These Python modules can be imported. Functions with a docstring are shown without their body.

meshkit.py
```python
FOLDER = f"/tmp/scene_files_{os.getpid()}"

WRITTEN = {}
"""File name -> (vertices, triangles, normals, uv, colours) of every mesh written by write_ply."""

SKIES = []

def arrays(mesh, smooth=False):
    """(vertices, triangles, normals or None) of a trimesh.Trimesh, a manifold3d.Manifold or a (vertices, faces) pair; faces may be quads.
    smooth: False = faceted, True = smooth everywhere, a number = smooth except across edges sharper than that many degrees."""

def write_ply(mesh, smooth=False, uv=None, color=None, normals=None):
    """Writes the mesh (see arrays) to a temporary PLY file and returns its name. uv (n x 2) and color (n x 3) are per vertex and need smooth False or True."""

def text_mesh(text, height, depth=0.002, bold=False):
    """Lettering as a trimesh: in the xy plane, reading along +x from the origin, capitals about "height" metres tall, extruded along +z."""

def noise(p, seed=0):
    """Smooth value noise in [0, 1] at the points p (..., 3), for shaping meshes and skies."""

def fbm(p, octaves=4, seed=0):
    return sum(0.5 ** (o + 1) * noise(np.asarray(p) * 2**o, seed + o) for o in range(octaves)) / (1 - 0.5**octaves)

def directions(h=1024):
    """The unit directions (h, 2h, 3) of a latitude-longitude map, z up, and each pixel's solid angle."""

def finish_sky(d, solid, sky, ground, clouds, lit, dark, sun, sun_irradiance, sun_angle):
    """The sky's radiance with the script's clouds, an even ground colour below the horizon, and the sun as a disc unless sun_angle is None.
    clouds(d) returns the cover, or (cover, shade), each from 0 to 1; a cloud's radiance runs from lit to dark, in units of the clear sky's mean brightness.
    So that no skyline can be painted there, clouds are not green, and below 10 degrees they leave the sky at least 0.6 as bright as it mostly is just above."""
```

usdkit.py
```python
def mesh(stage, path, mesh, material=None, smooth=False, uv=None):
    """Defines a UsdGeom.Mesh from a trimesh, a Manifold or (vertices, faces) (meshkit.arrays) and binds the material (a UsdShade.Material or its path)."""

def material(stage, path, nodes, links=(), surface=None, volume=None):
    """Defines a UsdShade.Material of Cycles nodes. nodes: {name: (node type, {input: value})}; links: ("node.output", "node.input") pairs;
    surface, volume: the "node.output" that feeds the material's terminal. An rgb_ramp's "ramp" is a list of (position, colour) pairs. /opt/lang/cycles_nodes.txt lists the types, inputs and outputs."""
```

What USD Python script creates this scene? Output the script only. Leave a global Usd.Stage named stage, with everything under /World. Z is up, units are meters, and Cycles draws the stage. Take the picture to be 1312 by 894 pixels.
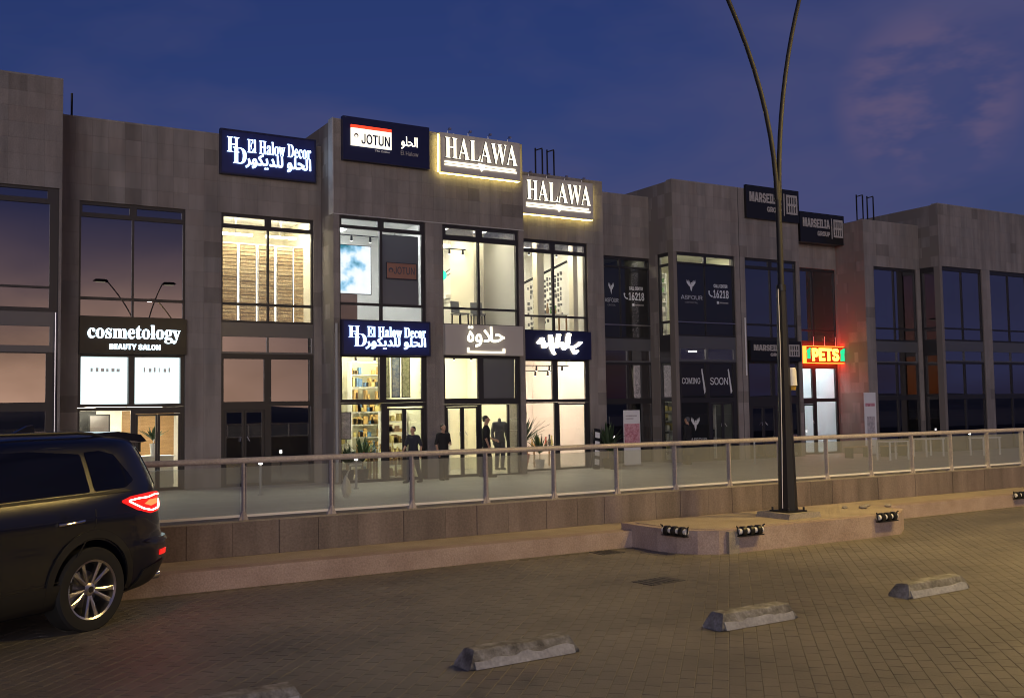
import math, random, glob
import numpy as np
import trimesh, shapely, manifold3d, usdkit, meshkit
from shapely import affinity, box as sbox, union_all, Polygon, LineString, Point
from pxr import Usd, UsdGeom, UsdLux, UsdShade, Gf, Sdf, Vt

stage = Usd.Stage.CreateInMemory()
UsdGeom.SetStageUpAxis(stage, UsdGeom.Tokens.z)
UsdGeom.SetStageMetersPerUnit(stage, 1.0)
UsdGeom.Xform.Define(stage, '/World')
UsdGeom.Scope.Define(stage, '/World/Looks')

# ------------------------------------------------------------------ camera
CAM = (0.0, 0.0, 1.75)
RX, UX, FX = (0.858, -0.5135, -0.0159), (-0.0169, -0.0593, 0.9981), (0.5134, 0.8560, 0.0596)
cam = UsdGeom.Camera.Define(stage, '/World/camera')
m = Gf.Matrix4d(*RX, 0, *UX, 0, *[-a for a in FX], 0, *CAM, 1).GetOrthonormalized()
cam.AddTransformOp().Set(m)
cam.CreateHorizontalApertureAttr(36.0)
cam.CreateVerticalApertureAttr(36.0 * 697 / 1024)
cam.CreateFocalLengthAttr(36.0 * 1297 / 1312)
cam.CreateClippingRangeAttr(Gf.Vec2f(0.05, 5000))
cam.CreateExposureAttr(0.9)

# ------------------------------------------------------------------ sky and the last of the sun (behind the camera, to the left)
SUN_AZ, SUN_EL = math.radians(212), math.radians(1.2)          # azimuth = atan2(x, y)
SKY_STRENGTH = 0.07
def cloud_dir(px, py):
    d = np.array(FX) + (px - 656) / 1297 * np.array(RX) - (py - 447) / 1297 * np.array(UX)
    return d / np.linalg.norm(d)
CLD = (0.52, 0.55, 1.36)
WESTC = (15.0, 9.0, 6.0)
sky_nodes = {
    "tc": ("texture_coordinate", {}),
    "sky": ("sky_texture", {"sky_type": "single_scattering", "sun_disc": False, "sun_elevation": SUN_EL, "sun_rotation": SUN_AZ,
                            "altitude": 60.0, "air_density": 1.0, "aerosol_density": 1.2, "ozone_density": 3.5}),
    "tint": ("mix_color", {"blend_type": "multiply", "fac": 1.0, "b": (1.10, 0.71, 1.20)}),
    "map": ("mapping", {"scale": (1.0, 1.0, 2.4), "location": (0.35, 1.2, 0.1)}),
    "n": ("noise_texture", {"scale": 3.1, "detail": 5.0, "roughness": 0.5, "distortion": 0.25}),
    "east": ("vector_math", {"vector2": (math.sin(math.radians(88)), math.cos(math.radians(88)), 0.0), "math_type": "dot_product"}),
    "add": ("math", {"math_type": "multiply_add", "value2": 0.22}),
    "low": ("math", {"math_type": "multiply_add", "value2": 0.16}),
    "puff": ("vector_math", {"math_type": "dot_product", "vector2": tuple(float(c) for c in cloud_dir(1190, 128))}),
    "pr": ("map_range", {"range_type": "smoothstep", "from_min": 0.9960, "from_max": 0.9990, "to_min": 0.0, "to_max": 1.0, "clamp": True}), "add3": ("math", {"math_type": "multiply"}), "cl2": ("mix_color", {"b": (0.80, 0.66, 1.38)}),
    "n3": ("noise_texture", {"scale": 11.0, "detail": 5.0, "roughness": 0.55}), "n3r": ("map_range", {"range_type": "smoothstep", "from_min": 0.34, "from_max": 0.58, "to_min": 0.0, "to_max": 1.0, "clamp": True}),
    "zlow": ("map_range", {"range_type": "smoothstep", "from_min": 0.50, "from_max": 0.06, "to_min": 0.0, "to_max": 1.0, "clamp": True}),
    "cov": ("map_range", {"from_min": 0.60, "from_max": 0.92, "to_min": 0.0, "to_max": 1.0, "clamp": True}),
    "cl": ("mix_color", {"b": CLD}),
    "west": ("vector_math", {"vector2": (math.sin(math.radians(192)), math.cos(math.radians(192)), 0.0), "math_type": "dot_product"}),
    "wr": ("map_range", {"range_type": "smoothstep", "from_min": 0.72, "from_max": 1.0, "to_min": 0.0, "to_max": 1.0, "clamp": True}),
    "sep": ("separate_xyz", {}), "zr": ("map_range", {"range_type": "smoothstep", "from_min": 0.20, "from_max": 0.01, "to_min": 0.0, "to_max": 1.0, "clamp": True}),
    "nr": ("map_range", {"from_min": 0.30, "from_max": 0.62, "to_min": 0.35, "to_max": 1.0, "clamp": True}),
    "w1": ("math", {"math_type": "multiply"}), "w2": ("math", {"math_type": "multiply"}), "pink": ("mix_color", {"b": WESTC}),
    "bg": ("background_shader", {"strength": SKY_STRENGTH}),
}
sky_links = [("tc.generated", "map.vector"), ("map.vector", "n.vector"), ("tc.generated", "east.vector1"), ("east.value", "add.value1"), ("n.fac", "add.value3"), ("add.value", "low.value3"), ("zlow.result", "low.value1"), ("tc.generated", "puff.vector1"), ("puff.value", "pr.value"), ("pr.result", "add3.value1"), ("map.vector", "n3.vector"), ("n3.fac", "n3r.value"), ("n3r.result", "add3.value2"), ("add3.value", "cl2.fac"), ("cl.result", "cl2.a"), ("sep.z", "zlow.value"), ("low.value", "cov.value"),
             ("sky.color", "tint.a"), ("tint.result", "cl.a"), ("cov.result", "cl.fac"),
             ("tc.generated", "west.vector1"), ("west.value", "wr.value"), ("tc.generated", "sep.vector"), ("sep.z", "zr.value"), ("n.fac", "nr.value"), ("wr.result", "w1.value1"), ("zr.result", "w1.value2"),
             ("w1.value", "w2.value1"), ("nr.result", "w2.value2"), ("w2.value", "pink.fac"), ("cl2.result", "pink.a"), ("pink.result", "bg.color")]
dome = UsdLux.DomeLight.Define(stage, '/World/sky')
dome.GetPrim().SetCustomDataByKey('kind', 'structure')
skymat = usdkit.material(stage, '/World/Looks/sky', sky_nodes, sky_links, surface="bg.background")
UsdShade.MaterialBindingAPI.Apply(dome.GetPrim()).Bind(skymat)
sun = UsdLux.DistantLight.Define(stage, '/World/sun')
sun.CreateNormalizeAttr(True); sun.CreateIntensityAttr(0.12); sun.CreateAngleAttr(36.0); sun.CreateColorAttr(Gf.Vec3f(0.95, 0.95, 1.0))
d = np.array([math.sin(SUN_AZ) * math.cos(math.radians(4)), math.cos(SUN_AZ) * math.cos(math.radians(4)), math.sin(math.radians(4))])
sun.AddTransformOp().Set(Gf.Matrix4d(Gf.Rotation(Gf.Vec3d(0, 0, 1), Gf.Vec3d(*d)), Gf.Vec3d(0, 0, 0)))

# ------------------------------------------------------------------ materials
def simple(name, color, rough=0.6, metal=0.0, **kw):
    return usdkit.material(stage, '/World/Looks/' + name, {"p": ("principled_bsdf", {"base_color": color, "roughness": rough, "metallic": metal, **kw})}, [], surface="p.BSDF")

def mottled(name, c1, c2, scale=6.0, rough=0.75, bump=0.0, detail=5.0, c3=None, fine=40.0, stretch=(1, 1, 1), spec=0.5, streak=0.0, broad=None):
    nodes = {"g": ("geometry", {}), "mp": ("mapping", {"scale": stretch}),
             "n": ("noise_texture", {"scale": scale, "detail": detail, "roughness": 0.62}),
             "r": ("rgb_ramp", {"ramp": [(0.3, c1), (0.5, tuple((a + b) / 2 for a, b in zip(c1, c2))), (0.72, c2)]}),
             "n2": ("noise_texture", {"scale": fine, "detail": 3.0}),
             "mr": ("map_range", {"from_min": 0.3, "from_max": 0.7, "to_min": 0.82, "to_max": 1.14}),
             "mx": ("mix_color", {"blend_type": "multiply", "fac": 1.0}),
             "p": ("principled_bsdf", {"roughness": rough, "specular_ior_level": spec})}
    links = [("g.position", "mp.vector"), ("mp.vector", "n.vector"), ("g.position", "n2.vector"), ("n.fac", "r.fac"), ("n2.fac", "mr.value"), ("r.color", "mx.a"), ("mr.result", "mx.b"), ("mx.result", "p.base_color")]
    last = "mx.result"
    for tag_, on, sc_, lo, hi in (("st", streak, (2.6, 2.6, .22), 1 - streak, 1.06), ("br", broad, (.34, .5, .5), 1 - (broad or 0), 1.12), ("sp", broad, (2.1, 1.7, 1), 1.03, .70)):
        if on:
            nodes[tag_ + "m"] = ("mapping", {"scale": sc_}); nodes[tag_ + "n"] = ("noise_texture", {"scale": 1.0, "detail": 4.0, "roughness": .6})
            nodes[tag_ + "r"] = ("map_range", {"from_min": .36 if tag_ != "sp" else .60, "from_max": .62 if tag_ != "sp" else .70, "to_min": lo, "to_max": hi, "clamp": True}); nodes[tag_ + "x"] = ("mix_color", {"blend_type": "multiply", "fac": 1.0})
            links += [("g.position", tag_ + "m.vector"), (tag_ + "m.vector", tag_ + "n.vector"), (tag_ + "n.fac", tag_ + "r.value"), (last, tag_ + "x.a"), (tag_ + "r.result", tag_ + "x.b")]
            last = tag_ + "x.result"
    links = [l for l in links if l[1] != "p.base_color"] + [(last, "p.base_color")]
    if bump:
        nodes["b"] = ("bump", {"strength": bump, "distance": 0.02})
        links += [("n2.fac", "b.height"), ("b.normal", "p.normal")]
    return usdkit.material(stage, '/World/Looks/' + name, nodes, links, surface="p.BSDF")

def emit(name, color, strength):
    return usdkit.material(stage, '/World/Looks/' + name, {"e": ("emission", {"color": color, "strength": strength})}, [], surface="e.emission")

def glass(name, tint, refl, ior=1.5, rough=0.0, dust=0.0):
    """A pane: light is mirrored at the face it meets first and passes the far face, losing the tint on the way through."""
    return usdkit.material(stage, '/World/Looks/' + name, {
        "g": ("geometry", {}), "o": ("math", {"math_type": "subtract", "value1": 1.0}), "k2": ("math", {"math_type": "multiply"}),
        "f": ("fresnel", {"IOR": ior}), "k": ("math", {"math_type": "add", "value2": refl, "use_clamp": True}),
        "t": ("transparent_bsdf", {"color": tuple(math.sqrt(c) for c in tint)}), "s": ("glossy_bsdf", {"color": (0.96, 0.96, 1.0), "roughness": rough}), "m": ("mix_closure", {}), **({"du": ("diffuse_bsdf", {"color": (.70, .72, .68)}), "md": ("mix_closure", {"fac": dust})} if dust else {})},
        ([("m.closure", "md.closure1"), ("du.BSDF", "md.closure2")] if dust else []) + [("f.fac", "k.value1"), ("g.backfacing", "o.value2"), ("k.value", "k2.value1"), ("o.value", "k2.value2"), ("k2.value", "m.fac"), ("t.BSDF", "m.closure1"), ("s.BSDF", "m.closure2")], surface="md.closure" if dust else "m.closure")

M = {}
SC = [((.222, .192, .170), (.288, .256, .230)), ((.230, .200, .178), (.296, .264, .238)), ((.216, .190, .170), (.282, .252, .228)),
      ((.226, .190, .166), (.288, .250, .222)), ((.250, .218, .192), (.318, .282, .254)), ((.160, .138, .122), (.222, .195, .172)), ((.212, .190, .172), (.274, .250, .230))]
STONE = [mottled('stone_%s' % 'abcdefg'[i], a, b, scale=1.5, rough=0.8, bump=0.12, stretch=(1, 1, .45), streak=.22) for i, (a, b) in enumerate(SC)]
PINK = [mottled('kerb_stone_%s' % 'abcd'[i], a, b, scale=3.0, rough=0.75, bump=0.1, stretch=(1, 1, .35), streak=.28) for i, (a, b) in enumerate(
    [((.165, .130, .122), (.235, .192, .182)), ((.152, .122, .114), (.22, .182, .172)), ((.176, .142, .132), (.248, .206, .194)), ((.138, .112, .106), (.20, .168, .158))])]
M['joint'] = simple('stone_joint', (.20, .172, .15), .9)
M['lit_trim'] = mottled('lit_stone_edge', (.42, .40, .38), (.55, .53, .50), 4, .6)  # edge band stone, made paler to carry the sky light on the edge
M['roof'] = simple('roof_felt', (.10, .10, .10), .9)
M['frame'] = simple('window_frame', (.050, .048, .050), .42, 0.5)
M['spandrel'] = simple('spandrel_panel', (.13, .13, .135), .35, 0.3)
M['spandrel_dark'] = simple('spandrel_dark', (.045, .045, .05), .3, 0.3)
M['glass'] = glass('glass_clear', (.86, .88, .86), .03, 1.5)
M['glass_tint'] = glass('glass_tinted', (.30, .30, .32), .24, 1.55)
M['glass_rail'] = glass('glass_railing', (.74, .79, .76), .03, 1.5, dust=.13)
M['film'] = simple('black_window_film', (.010, .010, .010), .6)
M['blind'] = simple('grey_blind', (.16, .16, .17), .7)
M['white'] = simple('interior_white', (.80, .79, .76), .7)
M['cream'] = simple('interior_cream', (.82, .77, .62), .7)
M['rose'] = simple('interior_rose', (.82, .72, .68), .7)
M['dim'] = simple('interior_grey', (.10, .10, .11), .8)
M['green_wall'] = simple('interior_olive', (.76, .75, .58), .7)
M['cool_wall'] = simple('interior_cool', (.72, .78, .82), .7)
M['floor_tile'] = simple('interior_floor', (.45, .42, .38), .25)
M['wood'] = mottled('wood_panel', (.30, .17, .07), (.42, .26, .12), 5, .45, stretch=(.6, .6, 5))
M['brown'] = simple('brown_panel', (.17, .095, .075), .5)
M['rust'] = simple('rust_panel', (.42, .19, .11), .5)
M['black'] = simple('black_matt', (.012, .012, .013), .5)
M['satin_black'] = simple('black_satin', (.018, .018, .02), .25)
M['white_paint'] = simple('white_paint', (.75, .74, .72), .5)
M['grey_paint'] = simple('grey_paint', (.30, .30, .30), .5)
M['steel'] = simple('brushed_steel', (.55, .53, .52), .32, 1.0)
M['rail_steel'] = mottled('rail_steel', (.36, .32, .31), (.46, .42, .41), 6, .38, spec=.6)
M['navy'] = simple('navy_sign', (.010, .014, .060), .35)
M['navy_lit'] = simple('blue_sign', (.012, .022, .13), .35)
M['sign_black'] = simple('black_sign', (.012, .012, .013), .35)
M['sign_grey'] = simple('grey_sign', (.50, .46, .41), .5)
M['sign_letter_grey'] = simple('grey_letter', (.42, .39, .36), .5)
M['print_white'] = simple('white_print', (.80, .80, .80), .6)
M['print_black'] = simple('black_print', (.02, .02, .02), .6)
M['plant'] = simple('leaf_green', (.045, .085, .03), .55)
M['plant_b'] = simple('leaf_dark_green', (.03, .055, .025), .55)
M['pot'] = simple('pink_pot', (.55, .22, .20), .6)
M['soil'] = simple('soil', (.05, .035, .025), .9)
M['skin'] = simple('skin', (.42, .25, .17), .55)
M['hair'] = simple('dark_hair', (.015, .012, .010), .5)
M['cloth_black'] = simple('black_cloth', (.014, .014, .016), .85)
M['cloth_navy'] = simple('navy_cloth', (.025, .027, .04), .85)
M['cloth_grey'] = simple('grey_suit', (.10, .10, .11), .8)
M['cloth_jean'] = simple('dark_trousers', (.03, .032, .04), .85)
M['cloth_white'] = simple('white_cloth', (.70, .69, .67), .85)
M['shoe'] = simple('shoe', (.02, .018, .016), .5)
M['paint_dark'] = simple('car_paint', (.003, .004, .011), .25, 0.0, coat_weight=.6, coat_roughness=0.04)
M['car_glass'] = simple('car_glass', (.006, .006, .008), .04, 0.0, specular_ior_level=.6)
M['car_trim'] = simple('car_trim', (.012, .012, .012), .55)
M['chrome'] = simple('chrome', (.75, .75, .76), .12, 1.0)
M['rim'] = simple('alloy_rim', (.62, .61, .60), .28, 1.0)
M['tyre'] = simple('tyre', (.014, .014, .014), .8)
M['disc'] = simple('brake_disc', (.22, .21, .20), .4, 0.8)
M['lens_red'] = simple('red_lens', (.25, .004, .004), .12, 0.0, emission_color=(1.0, .02, .015), emission_strength=.5)
M['post_black'] = simple('post_black', (.010, .010, .011), .45)
M['post_grey'] = simple('post_grey', (.014, .014, .016), .6, 0.0)
M['concrete'] = mottled('concrete', (.24, .215, .185), (.36, .325, .28), 5, .85, bump=.25, fine=60)
M['kerb_conc'] = mottled('kerb_concrete', (.30, .225, .195), (.43, .34, .30), 2.6, .85, bump=.25, fine=50)
M['stop_conc'] = mottled('stop_concrete', (.16, .155, .15), (.36, .35, .33), 7, .85, bump=.5, fine=45)
M['sand'] = mottled('sandy_topping', (.33, .275, .21), (.44, .37, .29), 2.0, .92, bump=.2, fine=70)
M['plaza'] = mottled('plaza_paving', (.36, .345, .32), (.48, .465, .43), 1.3, .6)
M['earth'] = mottled('earth', (.13, .11, .09), (.2, .17, .14), .05, .95)
M['iron'] = mottled('iron_cover', (.05, .048, .045), (.09, .085, .08), 9, .55)
PAV = [mottled('paver_%s' % 'abcd'[i], a, b, scale=1.3, rough=.52, bump=.3, fine=90, detail=6, broad=.30) for i, (a, b) in enumerate(
    [((.140, .128, .110), (.190, .174, .150)), ((.136, .124, .107), (.185, .170, .147)), ((.146, .133, .114), (.195, .178, .153)), ((.130, .119, .104), (.180, .165, .143))])]
M['bed'] = mottled('paving_bed', (.118, .107, .091), (.165, .150, .127), 3, .95, bump=.2)
# lamps and lit signs
M['lamp_cool'] = emit('lamp_cool', (.92, .97, 1.0), 15.0)
M['lamp_warm'] = emit('lamp_warm', (1.0, .91, .70), 20.0)
M['lamp_yellow'] = emit('lamp_yellow', (1.0, .94, .72), 25.0)
M['lamp_dim'] = emit('lamp_dim', (1.0, .93, .6), 5.0)
M['letter_cool'] = emit('letter_cool', (.72, .90, 1.0), 1.6)
M['letter_blue'] = emit('letter_blue', (.55, .75, 1.0), 1.5)
M['letter_cream'] = emit('letter_cream', (1.0, .92, .70), 1.25)
M['letter_hot'] = emit('letter_hot', (1.0, .86, .52), 6.0)
M['strip_yellow'] = emit('strip_yellow', (1.0, .80, .22), 7.0)
M['panel_lit'] = emit('panel_lit', (.74, .95, 1.0), 1.0)
M['screen'] = emit('screen', (.78, .88, 1.0), 2.6)
M['pets_yellow'] = emit('pets_yellow', (1.0, .50, .05), 3.2)
M['pets_back'] = emit('pets_back', (.9, .05, .01), .40)
M['pets_red'] = emit('pets_red', (1.0, .045, .006), 10.0)
M['pets_green'] = emit('pets_green', (.02, .55, .22), .9)
M['exit_green'] = emit('exit_green', (.05, .75, .4), 1.4)
M['tail_red'] = emit('tail_red', (1.0, .11, .09), 16.0)
M['tail_hot'] = emit('tail_amber', (1.0, .13, .04), 1.6)
M['lamp_head'] = emit('lamp_head', (1.0, .68, .20), 980.0)
M['lamp_head_dim'] = emit('lamp_head_dim', (1.0, .85, .6), .35)
M['jotun_lit'] = emit('lit_box_face', (1.0, .92, .76), .75)
M['jotun_red'] = emit('lit_box_red', (.9, .05, .02), 1.0)
M['lcd'] = emit('small_lamp', (1.0, .95, .85), 6.0)

# ------------------------------------------------------------------ helpers
COUNT = {}
def path_for(name, parent='/World'):
    parent = str(parent.GetPath()) if hasattr(parent, 'GetPath') else parent
    k = parent + '/' + name
    n = COUNT.get(k, 0); COUNT[k] = n + 1
    return k if n == 0 else '%s_%03d' % (k, n)
def meta(p, label=None, cat=None, group=None, kind=None):
    for k, v in (('label', label), ('category', cat), ('group', group), ('kind', kind)):
        if v: p.SetCustomDataByKey(k, v)
    return p
def obj(name, mesh, mat, parent='/World', label=None, cat=None, group=None, kind=None, smooth=False):
    if isinstance(mesh, MB): mesh = mesh.get()
    mm = usdkit.mesh(stage, path_for(name, parent), mesh, M[mat] if isinstance(mat, str) else mat, smooth)
    return meta(mm.GetPrim(), label, cat, group, kind)
def thing(name, label, cat, loc=(0, 0, 0), rot=0.0, group=None, kind=None):
    x = UsdGeom.Xform.Define(stage, path_for(name))
    x.AddTranslateOp().Set(Gf.Vec3d(*map(float, loc)))
    if rot: x.AddRotateZOp().Set(float(rot))
    return meta(x.GetPrim(), label, cat, group, kind)
def dup(src, label, loc, rot=0.0, scale=None):
    was = src.GetCustomData()
    x = UsdGeom.Xform.Define(stage, path_for(src.GetName()))
    x.GetPrim().GetReferences().AddInternalReference(src.GetPath())
    x.ClearXformOpOrder()
    x.GetPrim().GetAttribute('xformOp:translate').Set(Gf.Vec3d(*map(float, loc)))
    ops = [x.GetPrim().GetAttribute('xformOp:translate')]
    api = UsdGeom.Xformable(x); order = ['xformOp:translate']
    if rot or x.GetPrim().GetAttribute('xformOp:rotateZ'):
        x.GetPrim().CreateAttribute('xformOp:rotateZ', Sdf.ValueTypeNames.Float).Set(float(rot)); order.append('xformOp:rotateZ')
    x.GetXformOpOrderAttr().Set(order)
    x.GetPrim().SetInstanceable(True)
    return meta(x.GetPrim(), label, was.get('category'), was.get('group'))

class MB:
    def __init__(s): s.v, s.f, s.n = [], [], 0
    def add(s, v, f):
        s.v.append(np.asarray(v, float)); s.f.append(np.asarray(f, int) + s.n); s.n += len(v); return s
    def tm(s, t): return s.add(t.vertices, t.faces)
    def box(s, x0, x1, y0, y1, z0, z1):
        v = [(x, y, z) for x in (x0, x1) for y in (y0, y1) for z in (z0, z1)]
        return s.add(v, BOXF)
    def bar(s, a, b, w, h=None, up=(0, 0, 1)):
        a, b = np.array(a, float), np.array(b, float); h = h or w
        d = b - a; L = np.linalg.norm(d); d /= L
        u = np.array(up, float)
        if abs(d @ u) > .95: u = np.array((1., 0, 0))
        r = np.cross(d, u); r /= np.linalg.norm(r); u = np.cross(r, d)
        v = [p + r * sx * w / 2 + u * sy * h / 2 for p in (a, b) for sx in (-1, 1) for sy in (-1, 1)]
        return s.add(v, BOXF)
    def tube(s, pts, rad, n=10, cap=True):
        pts = np.array(pts, float); rad = np.broadcast_to(rad, len(pts))
        t = np.gradient(pts, axis=0); t /= np.linalg.norm(t, axis=1, keepdims=True)
        ref = np.array((0, 0, 1.)) if abs(t[0][2]) < .9 else np.array((1., 0, 0))
        rings = []
        for p, d, r in zip(pts, t, rad):
            a = np.cross(d, ref); a /= np.linalg.norm(a); b = np.cross(d, a)
            th = np.arange(n) / n * 2 * np.pi
            rings.append(p + r * (np.cos(th)[:, None] * a + np.sin(th)[:, None] * b))
        v = np.vstack(rings); f = []
        for i in range(len(pts) - 1):
            for j in range(n):
                a, b = i * n + j, i * n + (j + 1) % n
                f += [(a, a + n, b), (b, a + n, b + n)]
        if cap:
            v = np.vstack([v, pts[:1], pts[-1:]]); k = len(v)
            for j in range(n):
                f += [(k - 2, j, (j + 1) % n), (k - 1, (len(pts) - 1) * n + (j + 1) % n, (len(pts) - 1) * n + j)]
        return s.add(v, f)
    def get(s): return trimesh.Trimesh(np.vstack(s.v), np.vstack(s.f), process=False)
BOXF = [(0, 1, 3), (0, 3, 2), (4, 6, 7), (4, 7, 5), (0, 4, 5), (0, 5, 1), (2, 3, 7), (2, 7, 6), (0, 2, 6), (0, 6, 4), (1, 5, 7), (1, 7, 3)]

def front(poly, y, depth):
    """A polygon drawn in (x, z), made a solid whose face is at y (towards the street) and whose back is at y + depth."""
    polys = [g for g in getattr(poly, 'geoms', [poly]) if g.area > 1e-7]
    t = trimesh.util.concatenate([trimesh.creation.extrude_polygon(g, depth, engine='earcut') for g in polys])
    v = t.vertices
    t.vertices = np.stack([v[:, 0], y + depth - v[:, 2], v[:, 1]], 1)     # x, z, towards the street: keeps handedness
    return t
def side(poly, x, depth):
    """A polygon drawn in (y, z), made a solid whose face is at x (towards -x)."""
    polys = [g for g in getattr(poly, 'geoms', [poly]) if g.area > 1e-7]
    t = trimesh.util.concatenate([trimesh.creation.extrude_polygon(g, depth, engine='earcut') for g in polys])
    v = t.vertices
    t.vertices = np.stack([x + v[:, 2], v[:, 0], v[:, 1]], 1)
    return t

FONTS = glob.glob('/opt/blender-*/*/datafiles/fonts')[0] + '/'
def text(s, font='sans', weight=500):
    """The outline of the words as a polygon, in units of the letter raster."""
    from PIL import Image, ImageDraw, ImageFont
    if font == 'serif':
        s = ''.join(chr(0x1D400 + ord(c) - 65) if 'A' <= c <= 'Z' else chr(0x1D41A + ord(c) - 97) if 'a' <= c <= 'z' else c for c in s)
        f = ImageFont.truetype(FONTS + 'NotoSansMath-Regular.woff2', 84)
    elif font == 'arabic':
        f = ImageFont.truetype(FONTS + 'NotoSansArabic-VariableFont_wdth,wght.woff2', 84); f.set_variation_by_axes([weight, 100])
    else:
        f = ImageFont.truetype(FONTS + 'Inter.woff2', 84); f.set_variation_by_axes([20, weight])
    x0, y0, x1, y1 = f.getbbox(s, anchor='ls')
    im = Image.new('L', (x1 - x0 + 8, y1 - y0 + 8))
    ImageDraw.Draw(im).text((4 - x0, 4 - y0), s, 255, f, anchor='ls')
    on = np.pad(np.asarray(im) > 127, ((0, 0), (1, 1))).astype(np.int8)
    rows, a = np.nonzero(np.diff(on, axis=1) == 1); b = np.nonzero(np.diff(on, axis=1) == -1)[1]
    return union_all(sbox(a, -rows - 1, b, -rows)).buffer(.6).buffer(-.6).simplify(.7)
def fit(poly, x0, x1, z0, z1):
    a, b, c, d = poly.bounds
    sx, sz = (x1 - x0) / (c - a), (z1 - z0) / (d - b)
    return affinity.affine_transform(poly, [sx, 0, 0, sz, x0 - a * sx, z0 - b * sz])

rng = random.Random(7)
def jit(a): return rng.uniform(-a, a)

# ------------------------------------------------------------------ ground, parking lot, kerb, plaza
obj('ground', MB().box(-900, 900, -900, 900, -1.2, -.75), 'earth', kind='structure')
hx, hy = np.meshgrid(np.linspace(-700, 700, 141), np.linspace(-420, -170, 12))
hz = -1.3 + (8 * meshkit.fbm(np.stack([hx / 60, hy / 90, hx * 0], -1), 4, 5) + 3.0 * meshkit.noise(np.stack([hx / 9, hy / 30, hx * 0], -1), 2)) * np.sin(np.linspace(0, 1, 12) * math.pi)[:, None] ** .6
gi = np.arange(141 * 12).reshape(12, 141)
obj('hills', (np.stack([hx.ravel(), hy.ravel(), hz.ravel()], 1), np.stack([gi[:-1, :-1].ravel(), gi[:-1, 1:].ravel(), gi[1:, 1:].ravel(), gi[1:, :-1].ravel()], 1)), 'earth', kind='structure', smooth=True)
lot = thing('parking_lot', 'sandy brown block paved parking lot', 'parking lot', kind='structure')
lot.ClearCustomDataByKey('category')
obj('surface', MB().box(-70, 90, -60, 10.36, -.7, -.0035), 'bed', lot)
C45 = math.cos(math.radians(47)); S45 = math.sin(math.radians(47))
cells = []
for i in range(-190, 420):                    # rows run away from the camera, set in running bond
    for j in range(-130, 175):
        a = i * .104; b = j * .204 + (.102 if i % 2 else 0)
        x, y = a * S45 + b * C45, -a * C45 + b * S45
        if -4.5 < x < 30 and 3.7 < y < 10.21 and x < 4.8 * y - 8 and x > .02 * y - 1.6: cells.append((x, y))
cells.sort(key=lambda p: p[0] ** 2 + p[1] ** 2)
bodyP = {}
def paver(x, y, h):
    wv, wl = .0507, .1007; c = .003
    tx, ty = jit(.0009), jit(.0007)
    v = []
    for (sx, sy, dz) in [(-1, -1, -.011), (1, -1, -.011), (1, 1, -.011), (-1, 1, -.011)]:
        v.append((sx * wv, sy * wl, dz))
    for (sx, sy) in [(-1, -1), (1, -1), (1, 1), (-1, 1)]: v.append((sx * (wv), sy * (wl), h - .003))
    for (sx, sy) in [(-1, -1), (1, -1), (1, 1), (-1, 1)]: v.append((sx * (wv - c), sy * (wl - c), h + sx * tx + sy * ty))
    f = [(8, 9, 10), (8, 10, 11)]
    for k in range(4):
        n = (k + 1) % 4
        f += [(k, n, 4 + n), (k, 4 + n, 4 + k), (4 + k, 4 + n, 8 + n), (4 + k, 8 + n, 8 + k)]
    v = np.array(v); w = np.stack([x + v[:, 0] * S45 + v[:, 1] * C45, y - v[:, 0] * C45 + v[:, 1] * S45, v[:, 2]], 1)
    return w, f
inview = [p for p in cells if p[1] > 4.9 and p[0] > .13 * p[1] and p[0] < 1.75 * p[1]]
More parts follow.
